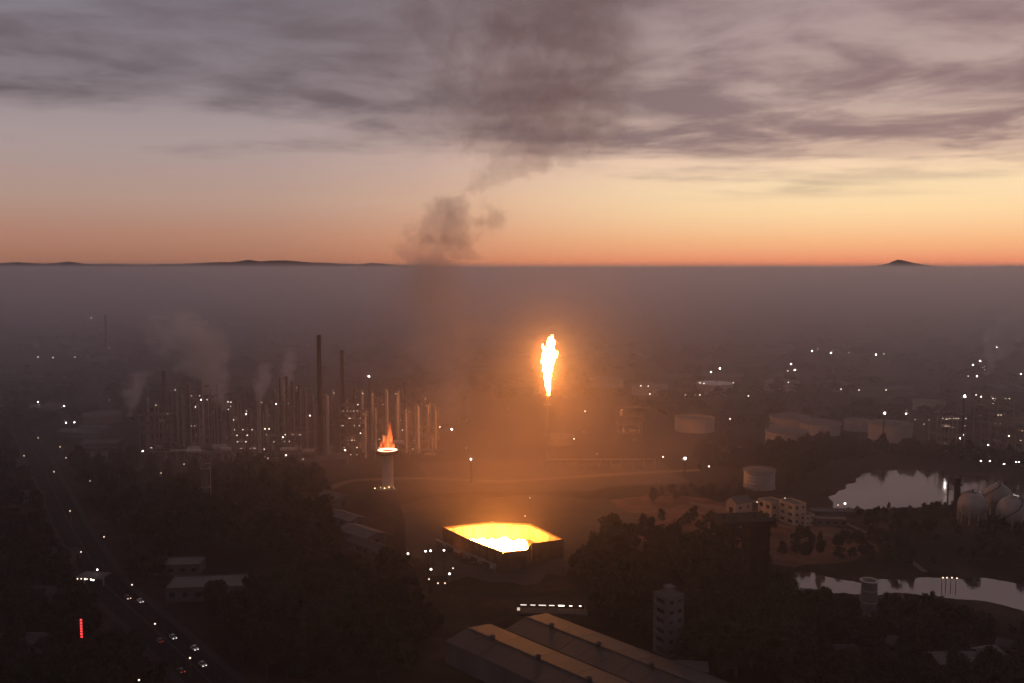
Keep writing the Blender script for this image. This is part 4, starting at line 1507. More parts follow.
# dark scaffold tower
g = ground_at(744, 604)
s = mpp(g)
hh = hgt(g, 521)
o = thing('scaffold_tower', g, 'dark square steel tower with an overhanging top, seen against the orange ground', 'tower', rz=0.12)
tw_, td = 17.0, 12.0
for x_ in (-tw_ / 2, -tw_ / 6, tw_ / 6, tw_ / 2):
    for y_ in (-td / 2, td / 2):
        MB().box((x_, y_, hh / 2 - 0.3), (0.5, 0.5, hh + 0.6)).build('post', M_DARK, o)
for lv in range(1, 8):
    z = hh * lv / 7
    mb = MB()
    for y_ in (-td / 2, td / 2):
        mb.box((0, y_ + 0.3, z), (tw_ + 0.5, 0.3, 0.5))
    for x_ in (-tw_ / 2, tw_ / 2):
        mb.box((x_ + 0.3, 0, z + 0.02), (0.3, td + 0.5, 0.5))
    mb.build('beam', M_DARK, o)
    for i, x_ in enumerate((-tw_ / 2, -tw_ / 6, tw_ / 6)):
        if (lv + i) % 2:
            MB().tube((x_, -td / 2, z - hh / 7), (x_ + tw_ / 3, -td / 2, z), 0.14, n=5).build('brace', M_DARK, o)
    if lv % 2:
        MB().box((tw_ / 4, 0.2, z + 0.36), (tw_ / 2, td - 0.6, 0.16)).build('deck', M_DARK, o)
MB().box((-1.4, 0, hh + 1.0), (tw_ + 6.5, td + 3, 1.6)).build('top_deck', M_DARK, o)
MB().box((4.5, 0, hh * 0.62), (tw_ * 0.48, td - 1.2, hh * 0.72)).build('cladding', M_DARK, o)
for x_ in (-11, -5, 3, 8):
    MB().tube((x_, -2, hh + 1.8), (x_, -2, hh + 4.2), 0.25, n=6).build('vent_pipe', M_DARK, o)

# big warehouse at the bottom: parallel gabled bays
wr = at(468, 628, 10.2)
whx = Vector((1, -1.02)).normalized()
wh = thing('warehouse', (wr.x, wr.y, 0.0), 'large warehouse with parallel gabled roofs at the bottom centre', 'warehouse')
ang = math.atan2(whx.y, whx.x)
wh.rotation_euler = (0, 0, ang)
Lw = 92.0
pitch_w = 24.0
offs = [(0, 0.0), (1, 8.2)]
eave, rise = 8.4, 1.7
for k, st in offs:
    yc = k * pitch_w
    for s1 in (-1, 1):
        y0, y1 = yc + s1 * (pitch_w / 2 - 0.35), yc
        nsh = 10
        for q in range(nsh):
            xa, xb = st + Lw * q / nsh + 0.05, st + Lw * (q + 1) / nsh - 0.05
            dzq = random.uniform(-0.03, 0.03)
            sl = MB()
            sl.add([(xa, y0, eave + dzq), (xb, y0, eave + dzq), (xb, y1, eave + rise + dzq), (xa, y1, eave + rise + dzq),
                    (xa, y0, eave + 0.2 + dzq), (xb, y0, eave + 0.2 + dzq), (xb, y1, eave + rise + 0.2 + dzq), (xa, y1, eave + rise + 0.2 + dzq)],
                   [(3, 2, 1, 0), (4, 5, 6, 7), (0, 1, 5, 4), (1, 2, 6, 5), (2, 3, 7, 6), (3, 0, 4, 7)])
            ob = sl.build('roof_panel', M_SHEET, wh)
    MB().box((st + Lw / 2, yc, eave + rise + 0.26), (Lw, 0.7, 0.2)).build('ridge_cap', M_SHEETD, wh)
    MB().box((st + Lw / 2, yc + pitch_w / 2, eave - 0.2), (Lw, 0.6, 0.5)).build('valley_gutter', M_DARK, wh)
    MB().add([(st, yc - pitch_w / 2 + 0.3, -0.4), (st, yc + pitch_w / 2 - 0.3, -0.4), (st, yc + pitch_w / 2 - 0.3, eave), (st, yc, eave + rise), (st, yc - pitch_w / 2 + 0.3, eave)], [(0, 4, 3, 2, 1)]).build('gable_wall', M_CONC, wh)
    MB().box((st - 0.06, yc, 2.4), (0.14, 5.0, 4.8)).build('roller_door', M_DARK, wh)
    for q in range(3):
        xq = st + 14 + q * 24
        MB().lathe([(0.9, eave + rise + 0.2), (0.9, eave + rise + 1.2), (1.3, eave + rise + 1.3), (0.02, eave + rise + 1.9)], 10, (xq, yc, 0)).build('roof_vent', M_SHEETD, wh)
MB().box((Lw / 2, -0.5 * pitch_w + 0.35, eave / 2 - 0.2), (Lw, 0.3, eave + 0.3)).build('side_wall', M_CONC, wh)
MB().box((Lw / 2 + 8.2, 1.5 * pitch_w - 0.35, eave / 2 - 0.2), (Lw, 0.3, eave + 0.3)).build('side_wall', M_CONC, wh)

# lit canopy behind the warehouse
g = ground_at(553, 612)
o = thing('platform_canopy', g, 'long dark canopy with a row of white tube lamps behind the warehouse', 'canopy', rz=-0.06)
cl_ = 30.0
MB().box((0, 0, 4.6), (cl_, 5.5, 0.3)).build('roof', M_DARK, o)
for k in range(6):
    MB().box((-cl_ / 2 + 1 + k * (cl_ - 2) / 5, 0.8, 2.2), (0.3, 0.3, 4.7)).build('post', M_STEEL, o)
for k, (ln, st_) in enumerate([(2.6, 0), (2.2, 0), (3.2, 0), (2.4, 0), (2.6, 0), (1.2, 0), (1.0, 0)]):
    MB().box((-cl_ / 2 + 2.2 + k * 4.1, -2.85, 4.2), (ln, 0.18, 0.36 if k < 5 else 0.2)).build('lamp_tube', L_TUBE if k < 4 else L_DIMF, o)
MB().box((0, 0, 0.3), (cl_, 6, 0.8)).build('platform', M_CONC, o)
g = ground_at(518.5, 612)
o = thing('lit_booth', g, 'small pale lit booth at the left end of the canopy', 'booth')
MB().box((0, 0, 1.4), (2.0, 2.0, 3.2)).build('wall', M_PLASTER, o)
MB().box((0, 0, 3.1), (2.5, 2.5, 0.2)).build('roof', M_DARK, o)
MB().box((0, -1.03, 1.9), (1.2, 0.08, 1.3)).build('window', emis('booth window', (1.0, 0.75, 0.55), 0.8), o)

# sheds left of the pit
sh = [(334, 503, 20, 10, 'small pale roofed shed at the upper end of the sheds left of the pit'), (346, 524, 24, 11, 'pale roofed shed in the middle of the sheds left of the pit'),
      (362, 540, 26, 14, 'larger pale roofed shed left of the pit lamps'), (368, 553, 26, 9, 'low flat shed in front of the sheds left of the pit')]
for i, (x_, y_, w_, d_, lb) in enumerate(sh):
    gable(x_, y_, w_, d_, 5, 1.8, -0.75, lb, M_CONC, M_SHEETL if i < 3 else M_SHEET, 'shed', 4, 'sheds left of the pit')
gable(332, 466, 24, 12, 6, 2.2, 0.1, 'orange lit roofed shed at the foot of the tallest chimney', M_CONC, M_SHEETL, 'shed', 3)
gable(312, 473, 12, 9, 7, 2.0, 0.2, 'small orange lit shed left of the tallest chimney foot', M_PALE, M_SHEETL, 'shed', 2)
block(209, 595, 34, 16, 6, 1, 6, 0.1, 'broad low pale building among the trees at lower left', M_CONC, roofm=M_SHEETL)
block(180, 572, 22, 12, 5, 1, 4, 0.1, 'low pale building behind the broad one at lower left', M_CONC, roofm=M_SHEETL)
lows = [(82, 436, 40, 16, 'long pale roof beside the highway at far left'), (103, 447, 30, 14, 'pale roofed shed right of the highway at far left'), (108, 460, 34, 14, 'pale roof in front of the sheds right of the highway'),
        (95, 432, 26, 12, 'small bright roof behind the sheds at far left'), (64, 560, 14, 8, 'small pale roof left of the highway bend'), (135, 476, 26, 12, 'dim shed between the highway and the dark trees'),
        (12, 468, 20, 10, 'dim house at the left edge below the haze'), (30, 500, 16, 9, 'dim house left of the highway'), (20, 545, 16, 9, 'dim roof at the left edge level with the pit'),
        (40, 600, 18, 10, 'dim roof at lower left beside the red sign'), (22, 650, 20, 11, 'dim roof in the lower left corner')]
for i, (x_, y_, w_, d_, lb) in enumerate(lows):
    gable(x_, y_, w_, d_, 4.5, 1.8, random.uniform(-0.4, 0.2), lb, M_CONC, M_SHEETL if i < 4 else M_SHEET, 'shed', 3)
rb = [(955, 668, 18, 10, 'pale roof at the lower right corner of the picture'), (905, 652, 14, 9, 'dim roof in the trees below the river'), (985, 662, 10, 8, 'small pale hut near the lower right corner'),
      (832, 660, 18, 9, 'low dim roof left of the lower right roofs'), (775, 590, 14, 8, 'pale roof beside the river left end'), (1010, 655, 9, 7, 'small pale hut at the right edge below the river'), (690, 676, 12, 8, 'dim roof below the white tower block')]
for i, (x_, y_, w_, d_, lb) in enumerate(rb):
    gable(x_, y_, w_, d_, 4.0, 1.6, random.uniform(-0.7, 0.4), lb, M_CONC, M_SHEET if i % 2 else M_SHEETL, 'shed', 3)

# far sheds half lost in the haze
rd = random.Random(77)
far_spots = []
for i in range(46):
    fx, fy = rd.uniform(-10, 1034), rd.choice((rd.uniform(318, 350), rd.uniform(350, 400)))
    if 300 < fx < 450 and fy > 350:
        continue
    far_spots.append((fx, fy))
far_spots.sort()
for i, (fx, fy) in enumerate(far_spots):
    g = ground_at(fx, fy)
    side = 'left' if fx < 330 else ('middle' if fx < 680 else 'right')
    gable(fx, fy, rd.uniform(22, 70), rd.uniform(14, 30), rd.uniform(6, 11), 2.5, rd.uniform(-0.3, 0.3), f'faint long shed far off in the haze, {ordinal(i + 1)} of them from the left', M_CONC,
          M_SHEETL if i % 2 else M_SHEET, 'far_shed', 0, f'sheds lost in the haze, {side} side', 'shed', door=False)


# ---- lamps on poles
def lamp_proto(name, m_, h_, r_):
    o_ = thing(name, (0, 0, -500), 'lamp', 'lamp')
    MB().tube((0, 0, -0.5), (0, 0, h_), 0.16, 0.10, 6).build('pole', M_DARK, o_)
    MB().box((0, -0.45, h_ + 0.05), (0.5, 1.2, 0.2)).build('arm', M_DARK, o_)
    sphere_mb(r_, (0, -0.9, h_ - 0.05 - r_), 8, 5, 0.8).build('bulb', m_, o_)
    return o_


LP = {'b': (lamp_proto('flood_lamp', L_NEAR, 12, 0.50), 12 - 0.5), 'm': (lamp_proto('flood_lamp', L_MID, 12, 0.42), 12 - 0.4), 'f': (lamp_proto('flood_lamp', L_FAR, 14, 0.75), 14 - 0.8),
      'd': (lamp_proto('street_lamp', L_DIM, 8, 0.36), 8 - 0.4), 'e': (lamp_proto('street_lamp', L_DIMF, 9, 0.55), 9 - 0.6)}
used_p = {}
lamps_px = {
    'bright flood lamp on a pole beside the highway at far left': [('m', 38, 402), ('m', 64, 406), ('m', 66, 422.5), ('m', 74.5, 422)],
    'flood lamp on a pole at the left end of the refinery': [('m', 152, 410.5), ('m', 142.5, 451), ('m', 201, 399.5), ('d', 191, 386), ('d', 196, 407), ('d', 164, 420), ('d', 186, 435)],
    'flood lamp between the steam cloud and the pale thick column': [('m', 239.5, 413.5), ('m', 246, 414), ('d', 214, 413), ('d', 220, 417), ('d', 221, 421), ('d', 233, 397), ('e', 231, 402), ('d', 205, 382)],
    'flood lamp among the low structures right of the pale thick column': [('m', 276, 404), ('m', 283, 437), ('e', 265, 429), ('e', 269, 429), ('m', 310, 415.5), ('d', 303, 459), ('e', 286, 455), ('d', 268, 458), ('d', 293, 408)],
    'flood lamp on the ground in front of the refinery at left': [('m', 195, 461.5), ('d', 184, 464), ('d', 220, 462), ('d', 219, 466), ('d', 161, 473)],
    'flood lamp in the columns behind the red flame': [('m', 361, 433), ('m', 345, 450), ('e', 361, 423), ('m', 400, 420.5), ('e', 402, 430), ('d', 322, 429), ('d', 413, 449), ('d', 350, 412)],
    'small lamp right of the refinery columns': [('e', 440, 427), ('d', 469, 409), ('d', 469, 414), ('d', 466, 420), ('d', 422, 401), ('e', 426, 416), ('d', 466, 448), ('d', 508, 408)],
    'white flood lamp on a pole just left of the burning pit': [('b', 408, 553.5), ('b', 425.5, 551), ('b', 430.5, 550.5), ('b', 444, 550), ('b', 431, 569), ('b', 449.5, 573.5), ('d', 453, 568)],
    'small dim lamp below the white flood lamps left of the pit': [('d', 429, 579), ('d', 438, 583), ('d', 445, 583)],
    'small lamp far behind the flare flame': [('e', 585, 411), ('e', 574, 439), ('d', 584, 432), ('e', 622, 410), ('e', 650, 394), ('e', 663, 457), ('d', 597, 454)],
    'distant lamp among the tanks at right': [('f', 720, 368.5), ('f', 711, 372), ('e', 748.5, 396), ('e', 700, 395), ('e', 690, 395), ('e', 685, 395), ('e', 695, 395.5), ('e', 777, 392), ('e', 730, 419), ('e', 709, 466.5), ('e', 724, 386)],
    'distant lamp in the haze above the tanks': [('f', 791, 364), ('f', 795, 370), ('e', 788, 371), ('f', 812, 351), ('f', 831, 353), ('e', 818, 349), ('e', 849, 353), ('f', 876, 354.5), ('e', 884, 354), ('e', 841, 389), ('e', 859, 390), ('e', 886, 390), ('e', 878, 331), ('e', 900, 334), ('e', 934, 308)],
    'lamp on the shore behind the pale pink tank': [('m', 906, 413.5), ('d', 915, 419.5), ('d', 924, 424), ('d', 929, 420)],
    'lamp in the plant across the lake at the right edge': [('m', 981, 396.5), ('e', 976, 395), ('m', 988, 445), ('m', 981, 461), ('m', 990, 461), ('m', 1004, 464), ('m', 1016, 462), ('m', 1019, 462), ('m', 960, 438.5), ('e', 963, 435), ('e', 995, 391), ('e', 993, 404), ('e', 1009, 436)],
    'lamp below the white steam cloud at the right edge': [('f', 997, 347), ('f', 980, 361), ('f', 973, 365), ('f', 977, 376), ('e', 1003, 376), ('f', 1021, 374), ('e', 968, 376), ('e', 990, 355), ('e', 1000, 352)],
    'far lamp in the haze at left': [('f', 91, 318), ('e', 126, 323), ('e', 53, 357.5), ('e', 38, 357), ('e', 109, 348), ('e', 34, 378), ('e', 33, 322), ('e', 202, 309.5), ('e', 199, 308), ('e', 146, 327), ('e', 75, 357), ('e', 88, 357)],
    'dim street lamp beside the dark highway at left': [('d', 70, 511), ('d', 81, 552), ('d', 6, 516), ('d', 38, 438), ('d', 24, 456), ('d', 54, 472), ('d', 66, 458), ('d', 90, 481), ('d', 104, 537), ('d', 149, 566), ('d', 132, 585), ('d', 109, 400), ('d', 60, 447)],
    'dim lamp beside the ochre plant buildings': [('d', 785, 498), ('m', 845, 503.5), ('d', 838, 505), ('d', 757, 502)],
    'small lamp at the riverside': [('d', 877, 584), ('d', 943, 578), ('d', 947, 578), ('d', 952, 578), ('d', 957, 578.5)],
    'dim lamp close to the lower left corner of the picture': [('d', 139, 680), ('d', 155, 624), ('d', 190, 658)],
    'lamp just behind the burning pit': [('d', 525, 516), ('d', 530, 498)],
}
for lb, lst in lamps_px.items():
    for li_, (kx, x_, y_) in enumerate(sorted(lst, key=lambda a_: a_[1])):
        pr, hh = LP[kx]
        q = at(x_, y_, hh)
        o = pr if kx not in used_p else copy_tree(pr)
        used_p[kx] = 1
        o.location = (q.x, q.y + 0.9, gz(q.x, q.y))
        o['label'] = lb + (f', {ORD[li_]} from the left' if li_ else ', leftmost of its group')
        o['group'] = lb.replace('lamp', 'lamps', 1)

# petrol station canopy lights by the highway
g = ground_at(94, 586)
o = thing('station_canopy', g, 'small lit canopy with a string of white lamps beside the highway', 'canopy', rz=-0.15)
MB().box((0, 0, 5.2), (13, 8, 0.6)).build('roof', M_PLASTER, o)
for x_ in (-5, 5):
    MB().box((x_, 0, 2.4), (0.5, 0.5, 5.2)).build('post', M_STEEL, o)
for k, (x_, z) in enumerate([(-5.5, 4.6), (-3.6, 4.7), (-1.6, 4.7), (-0.6, 4.7), (1.4, 4.6), (2.6, 4.4)]):
    sphere_mb(0.34, (x_, -4.1, z), 6, 4).build('lamp', L_NEAR if k in (2, 4, 5) else L_DIM, o)
sphere_mb(0.36, (1.0, 1.5, 7.4), 6, 4).build('lamp', L_NEAR, o)
MB().tube((1.0, 1.5, 5.4), (1.0, 1.5, 7.2), 0.08).build('lamp_pole', M_STEEL, o)

# red sign
g = ground_at(82.5, 655)
hh = hgt(g, 619)
o = thing('pylon_sign', g, 'dark roadside pylon sign with a vertical string of red lamps', 'sign')
MB().box((0, 0, hh * 0.22), (0.5, 0.5, hh * 0.44 + 0.5)).build('post', M_DARK, o)
MB().box((0, 0.12, hh * 0.72), (1.5, 0.3, hh * 0.58)).build('panel', M_DARK, o)
for k in range(7):
    MB().box((0, -0.10, hh * 0.97 - k * hh * 0.078), (0.75, 0.12, hh * 0.052)).build('red_lamp', L_RED, o)


# ---- cars on the highway
def car(m_):
    o_ = thing('car', (0, 0, -500), 'car', 'car')
    prof = [(-2.1, 0.45), (-2.15, 0.85), (-1.9, 0.98), (1.0, 1.0), (2.05, 0.86), (2.15, 0.5), (2.0, 0.32), (-2.0, 0.32)]
    mb_ = MB()
    n = len(prof)
    mb_.add([(x_, -0.88, z) for x_, z in prof] + [(x_, 0.88, z) for x_, z in prof],
            [tuple(range(n)), tuple(range(2 * n - 1, n - 1, -1))] + [(i, n + i, n + (i + 1) % n, (i + 1) % n) for i in range(n)])
    mb_.build('body', m_, o_)
    cab = [(-1.75, 0.96), (-1.2, 1.45), (0.3, 1.47), (1.05, 0.98)]
    mb_ = MB()
    mb_.add([(x_, -0.8 if z < 1.2 else -0.64, z) for x_, z in cab] + [(x_, 0.8 if z < 1.2 else 0.64, z) for x_, z in cab],
            [(0, 1, 2, 3), (7, 6, 5, 4)] + [(i, 4 + i, 4 + (i + 1) % 4, (i + 1) % 4) for i in range(4)])
    mb_.build('cabin_glass', M_WIN, o_)
    MB().box((-0.45, 0, 1.49), (1.45, 1.26, 0.05)).build('roof', m_, o_)
    for x_ in (-1.3, 1.3):
        for y_ in (-0.82, 0.82):
            w_ = MB().tube((x_, y_ - 0.1, 0.33), (x_, y_ + 0.1, 0.33), 0.33, n=12).build('wheel', M_TYRE, o_)
    for y_ in (-0.6, 0.6):
        MB().box((2.12, y_, 0.68), (0.12, 0.36, 0.18)).build('headlight', emis('headlight', (1.0, 0.9, 0.8), 3.0), o_)
        MB().box((-2.12, y_, 0.74), (0.1, 0.34, 0.16)).build('tail_light', emis('tail light', (1.0, 0.08, 0.04), 1.2), o_)
    return o_


paints = [mat('silver car paint', (0.42, 0.42, 0.43), 0.3, 0.6), mat('white car paint', (0.7, 0.7, 0.7), 0.3), mat('dark red car paint', (0.22, 0.03, 0.03), 0.3), mat('black car paint', (0.02, 0.02, 0.022), 0.25)]
protos = [car(m_) for m_ in paints]
pn = ['silver', 'white', 'dark red', 'black']
first = set()
ds = list(range(len(road_d)))
spots = [(172, 637, 0, 1), (186, 650, 1, 1), (164, 642, 2, -1), (190, 667, 3, -1), (118, 600, 2, 1), (125, 606, 1, 1), (202, 668, 0, 1)]
where = ['beside the bend nearest the lower left trees', 'ahead of the silver one on the highway', 'on the near lane of the highway', 'at the bottom of the highway', 'just below the lit canopy', 'following a red one below the lit canopy',
         'lowest on the far lane of the highway', 'passing the lit canopy', 'far up the highway', 'farthest up the highway', 'on the near lane left of the others']
for i, (x_, y_, c_, dr_) in enumerate(spots):
    q = at(x_, y_)
    q2 = Vector((q.x, q.y))
    j = min(range(1, len(road_d) - 1), key=lambda k: (road_d[k] - q2).length)
    tt = (road_d[j + 1] - road_d[j - 1]).normalized()
    nrm = Vector((-tt.y, tt.x))
    lane = 2.6 if dr_ > 0 else -2.6
    if i % 2:
        lane *= 2.1
    pz = road_d[j] + nrm * lane
    o = protos[c_] if c_ not in first else copy_tree(protos[c_])
    first.add(c_)
    o.location = (pz.x, pz.y, gz(pz.x, pz.y) + 0.03)
    a = math.atan2(tt.y, tt.x)
    o.rotation_euler = (0, 0, a if dr_ > 0 else a + pi)
    tag(o, f'{pn[c_]} car {where[i]}', 'car', 'cars on the highway')


# ================================================================== TREES
def leaf_material(name, c1_, c2_):
    m_ = bpy.data.materials.new(name)
    m_.use_nodes = True
    t_ = NT(m_.node_tree)
    p_ = t_.n['Principled BSDF']
    pos_ = t_.node('ShaderNodeNewGeometry').outputs['Position']
    n = t_.noise(pos_, 0.22, 4, 0.6)
    t_.put(p_.inputs['Base Color'], t_.ramp(n, [(0.35, (*c1_, 1)), (0.65, (*c2_, 1))]))
    p_.inputs['Roughness'].default_value = 0.75
    p_.inputs['Specular IOR Level'].default_value = 0.15
    return m_


M_LEAF = [leaf_material('dark foliage', (0.009, 0.011, 0.006), (0.024, 0.026, 0.014)), leaf_material('olive foliage', (0.013, 0.013, 0.007), (0.032, 0.030, 0.016))]


def leaf_cloud(rd_, blobs, per, size):
    vs_, fs = [], []
    for (cx_, cy__, cz_, rr, rz_) in blobs:
        for _ in range(per):
            u = rd_.normal(size=3)
            u /= np.linalg.norm(u) + 1e-9
            rad = rd_.uniform(0.55, 1.08)
            c_ = np.array((cx_ + u[0] * rr * rad, cy__ + u[1] * rr * rad, cz_ + u[2] * rz_ * rad))
            a = rd_.normal(size=3)
            a /= np.linalg.norm(a)
            b__ = np.cross(a, u + rd_.normal(0, 0.5, 3))
            b__ /= np.linalg.norm(b__) + 1e-9
            sz_ = size * rd_.uniform(0.6, 1.4)
            k = len(vs_)
            vs_ += [tuple(c_ - a * sz_), tuple(c_ + b__ * sz_ * 0.6), tuple(c_ + a * sz_), tuple(c_ - b__ * sz_ * 0.6)]
            fs.append((k, k + 1, k + 2, k + 3))
    return vs_, fs


def tree_data(seed, h_, spread, kind):
    r_ = np.random.default_rng(seed)
    blobs = []
    tr = MB()
    tz = h_ * 0.28
    tr.tube((0, 0, -0.5), (0.1, 0.05, tz), h_ * 0.030, h_ * 0.020, 7)
    tr.tube((0.1, 0.05, tz), (0.0, 0.2, h_ * 0.75), h_ * 0.020, h_ * 0.006, 6)
    nb = 15 if kind != 'tall' else 13
    for i in range(nb):
        a = r_.uniform(0, 6.28)
        u = (i + 0.5) / nb
        z = h_ * (0.30 + 0.62 * u)
        env = spread * (sin(pi * (0.18 + 0.75 * u)) ** 0.8)
        rr = env * r_.uniform(0.30, 1.0) ** 0.5 * 0.72
        x_, y_ = rr * cos(a), rr * sin(a)
        b_r = spread * r_.uniform(0.24, 0.46)
        blobs.append((x_, y_, z, b_r, b_r * (0.72 if kind != 'tall' else 1.3)))
        tr.tube((0.05, 0.1, max(tz * 0.9, z - h_ * 0.22)), (x_ * 0.9, y_ * 0.9, z), h_ * 0.010, h_ * 0.003, 5)
    return blobs, tr


templates = []
TSPEC = [(1, 10.5, 4.6, 'round'), (2, 12.5, 5.2, 'round'), (3, 8.5, 4.4, 'round'), (4, 14.5, 3.6, 'tall'), (5, 11.0, 5.8, 'round'), (6, 7.0, 3.6, 'round'), (7, 13.0, 4.4, 'tall')]
for i, (sd_, h_, spd, kd) in enumerate(TSPEC):
    blobs, tr = tree_data(sd_, h_, spd, kd)
    v_, f_ = leaf_cloud(np.random.default_rng(sd_ + 50), blobs, 95, 0.52)
    o = thing('tree', (0, 0, -500), 'tree', 'tree')
    tr.build('trunk', M_BARK, o)
    MB().add(v_, f_).build('crown', M_LEAF[i % 2], o)
    lo_v, lo_f = leaf_cloud(np.random.default_rng(sd_ + 90), blobs, 26, 1.0)
    templates.append((o, np.array(lo_v), np.array(lo_f)))

keep_out = []     # world circles that stay clear of trees
for o in col.objects:
    if o.parent is None and o.type == 'EMPTY' and o.get('category') and o.location.z > -100:
        c = o.get('category')
        rad = {'tank': 14, 'gas sphere': 11, 'flare pit': 42, 'warehouse': 0, 'building': 10, 'shed': 10, 'tower': 5, 'silo': 4, 'canopy': 9, 'car': 5, 'lamp': 1.5, 'sign': 13,
               'house': 9, 'shelter': 12, 'refinery unit': 16, 'column': 5, 'chimney': 6}.get(c, 5)
        keep_out.append((o.location.x, o.location.y, rad))
KO = np.array(keep_out)
road_np = np.array([(p_.x, p_.y) for p_ in road_d])
w0 = Vector((wh.location.x, wh.location.y))


def free(x_, y_, wet=8.0):
    if (np.hypot(KO[:, 0] - x_, KO[:, 1] - y_) < KO[:, 2]).any():
        return False
    if (np.hypot(road_np[:, 0] - x_, road_np[:, 1] - y_) < 13).any():
        return False
    q = Vector((x_, y_)) - w0
    lx, ly = q.dot(whx), q.dot(Vector((-whx.y, whx.x)))
    if -14 < lx < 104 and -20 < ly < 44:
        return False
    P_ = np.array([[x_, y_]])
    for poly in (lake, river):
        if sd_poly(P_, poly)[0] < wet:
            return False
    return True


regions = [  # label, px polygon, count, scale
    ('dark leafy tree in the grove behind the white tower block', [(672, 552), (720, 548), (800, 600), (800, 683), (700, 683), (672, 660), (690, 600)], 95, 1.15),
    ('dark tree just right of the burning pit', [(575, 548), (620, 540), (672, 545), (690, 585), (655, 596), (600, 590), (575, 575)], 62, 1.0),
    ('dark tree between canopy and white tower block', [(588, 596), (655, 598), (655, 640), (640, 650), (600, 615)], 26, 0.9),
    ('dark tree on the near bank of the river', [(800, 604), (860, 607), (905, 607), (945, 615), (985, 626), (1040, 646), (1040, 664), (960, 644), (880, 628), (800, 622)], 64, 0.72),
    ('dark tree in the wooded lower right corner', [(800, 630), (880, 634), (960, 650), (1040, 672), (1040, 705), (780, 705)], 85, 1.0),
    ('tree on the strip between the lake and the river', [(835, 545), (900, 512), (960, 528), (1040, 534), (1040, 578), (960, 572), (900, 574), (850, 570), (800, 560)], 70, 0.75),
    ('tree along the near shore of the lake', [(835, 512), (870, 512), (900, 510), (930, 507), (955, 505), (955, 512), (920, 516), (860, 518), (835, 516)], 40, 0.34),
    ('tree in the wood on the far shore of the lake', [(700, 450), (780, 452), (850, 448), (950, 456), (1040, 466), (1040, 477), (950, 470), (905, 465), (860, 470), (835, 488), (820, 498), (790, 490), (784, 470), (700, 470)], 260, 0.95),
    ('tree in the dark grove left of the sheds', [(180, 475), (250, 468), (325, 478), (332, 530), (340, 560), (300, 565), (240, 560), (185, 545)], 170, 1.1),
    ('tree below the broad pale building', [(215, 605), (300, 590), (420, 600), (440, 640), (400, 683), (230, 690)], 90, 1.0),
    ('scattered tree between the sheds and the pit road', [(300, 575), (400, 565), (430, 590), (330, 600)], 22, 0.9),
    ('dark tree left of the highway, lower left corner', [(0, 560), (60, 560), (95, 620), (150, 660), (180, 700), (-10, 700)], 95, 0.95),
    ('dark tree left of the highway below the far lamps', [(0, 440), (36, 470), (60, 530), (75, 560), (0, 560)], 70, 0.9),
    ('dark tree between the highway and the refinery', [(70, 465), (150, 462), (182, 480), (182, 550), (150, 600), (118, 570), (90, 520)], 110, 0.95),
    ('bushy tree behind the dirt road', [(690, 492), (740, 485), (745, 500), (700, 505), (660, 508), (640, 500)], 26, 0.6),
    ('bushy tree below the ochre buildings', [(640, 520), (720, 520), (800, 535), (840, 545), (800, 560), (760, 575), (700, 545), (650, 535)], 40, 0.6),
]


def in_poly(x_, y_, poly):
    c_ = False
    for i in range(len(poly)):
        (x1, y1), (x2, y2) = poly[i], poly[i - 1]
        if (y1 > y_) != (y2 > y_) and x_ < (x2 - x1) * (y_ - y1) / (y2 - y1) + x1:
            c_ = not c_
    return c_


rt = random.Random(3)
cand = []
for lb, poly, cnt, sc in regions:
    xs_, ys_ = [a for a, _ in poly], [b__ for _, b__ in poly]
    wp = [at(a, b__) for a, b__ in poly]
    wpoly = [(q.x, q.y) for q in wp]
    x0, x1 = min(q[0] for q in wpoly), max(q[0] for q in wpoly)
    y0, y1 = min(q[1] for q in wpoly), max(q[1] for q in wpoly)
    got, tries = [], 0
    while len(got) < cnt and tries < cnt * 30:
        tries += 1
        x_, y_ = rt.uniform(x0, x1), rt.uniform(y0, y1)
        if not in_poly(x_, y_, wpoly):
            continue
        if any((x_ - a) ** 2 + (y_ - b__) ** 2 < (4.2 * sc) ** 2 for a, b__ in got):
            continue
        if not free(x_, y_, 30.0 if 'far shore' in lb else (5.0 if 'near' in lb else 14.0)):
            continue
        got.append((x_, y_))
        cand.append((lb, x_, y_, sc * rt.uniform(0.7, 1.25)))
LOOK = ['rounded', 'big round-headed', 'short rounded', 'tall narrow', 'broad spreading', 'low bushy', 'slim upright']
where_in = {}
for lb in {c_[0] for c_ in cand}:
    mem = [c_ for c_ in cand if c_[0] == lb]
    by = sorted(mem, key=lambda c_: c_[1] / c_[2])
    for k, c_ in enumerate(by):
        lr = 'left' if k < len(by) / 3 else ('middle' if k < 2 * len(by) / 3 else 'right')
        dep = sum(1 for e in mem if e[2] < c_[2]) / len(mem)
        fb_ = 'front' if dep < 0.34 else ('centre' if dep < 0.67 else 'rear')
        where_in[(lb, c_[1], c_[2])] = f'{fb_} {lr}'
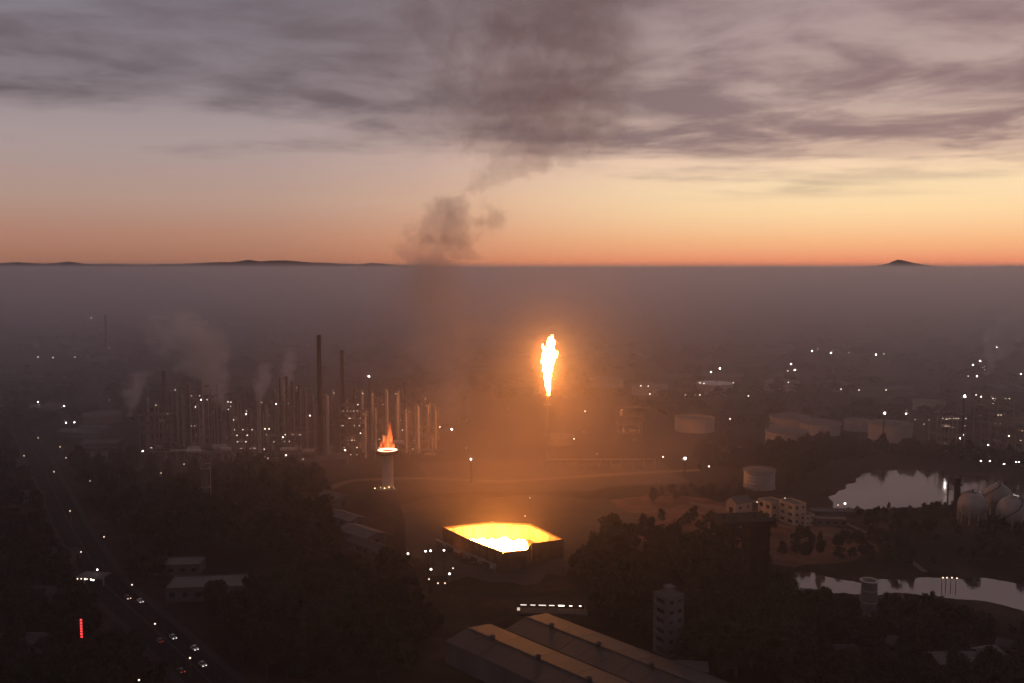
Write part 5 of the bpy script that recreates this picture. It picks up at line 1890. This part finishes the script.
# the 300 that show largest stay individuals, the rest is one mass
cand.sort(key=lambda c_: c_[2] / c_[3])
usedt = set()
mass_v, mass_f, base_i = [], [], 0
for i, (lb, x_, y_, sc) in enumerate(cand):
    ti = rt.randrange(len(templates))
    tp, lv_, lf_ = templates[ti]
    a = rt.uniform(0, 6.28)
    zz = gz(x_, y_) - 0.05
    s3 = (sc * rt.uniform(0.9, 1.12), sc * rt.uniform(0.9, 1.12), sc * rt.uniform(0.85, 1.15))
    if i < 300:
        o = tp if ti not in usedt else copy_tree(tp)
        usedt.add(ti)
        o.location = (x_, y_, zz)
        o.rotation_euler = (0, 0, a)
        o.scale = s3
        o['label'] = LOOK[ti] + ' ' + lb.replace('dark leafy ', '').replace('dark tree', 'tree', 1).replace('bushy ', '').replace('scattered ', '') + ', ' + where_in[(lb, x_, y_)]
        o['category'] = 'tree'
        o['group'] = 'trees: ' + lb.split('tree ', 1)[1]
    else:
        ca, sa = cos(a), sin(a)
        v = lv_ * np.array(s3)
        mass_v.append(np.column_stack([v[:, 0] * ca - v[:, 1] * sa + x_, v[:, 0] * sa + v[:, 1] * ca + y_, v[:, 2] + zz]))
        mass_f.append(lf_ + base_i)
        base_i += len(v)
# far woods on the plain: loose clumps thinning out into the haze
rw = np.random.default_rng(8)
for i in range(520):
    fy = 300 + 130 * rw.random() ** 0.7
    fx = rw.uniform(-40, 1064)
    q = at(fx, fy)
    if 470 < fx < 640 and fy > 400:
        continue
    if not free(q.x, q.y):
        continue
    tp, lv_, lf_ = templates[i % len(templates)]
    sub = rw.choice(len(lf_), 90, replace=False)
    k_ = min(3.0, 1.0 + q.y / 1500.0)
    for cc in range(3):
        ox, oy = rw.uniform(-16, 16, 2) * k_
        pick = rw.choice(len(lf_), 70, replace=False)
        v = lv_[lf_[pick].ravel()] * np.array((1.5 * k_ * 0.8, 1.5 * k_ * 0.8, rw.uniform(0.7, 1.2)))
        cen_ = np.repeat(v.reshape(-1, 4, 3).mean(1), 4, axis=0)
        v = cen_ + (v - cen_) * 1.5
        mass_v.append(v + np.array((q.x + ox, q.y + oy, 0)))
        mass_f.append(np.arange(len(v)).reshape(-1, 4) + base_i)
        base_i += len(v)
me = bpy.data.meshes.new('woodland')
me.from_pydata(np.concatenate(mass_v).tolist(), [], np.concatenate(mass_f).tolist())
me.materials.append(M_LEAF[0])
o = bpy.data.objects.new('woodland', me)
col.objects.link(o)
tag(o, 'dark woodland filling the plain round the refinery', kind='stuff')

# prototypes that were never used are removed
for o in list(col.objects):
    if o.parent is None and o.location.z < -100 and o.name not in ('haze',):
        for c in list(o.children):
            bpy.data.objects.remove(c)
        bpy.data.objects.remove(o)
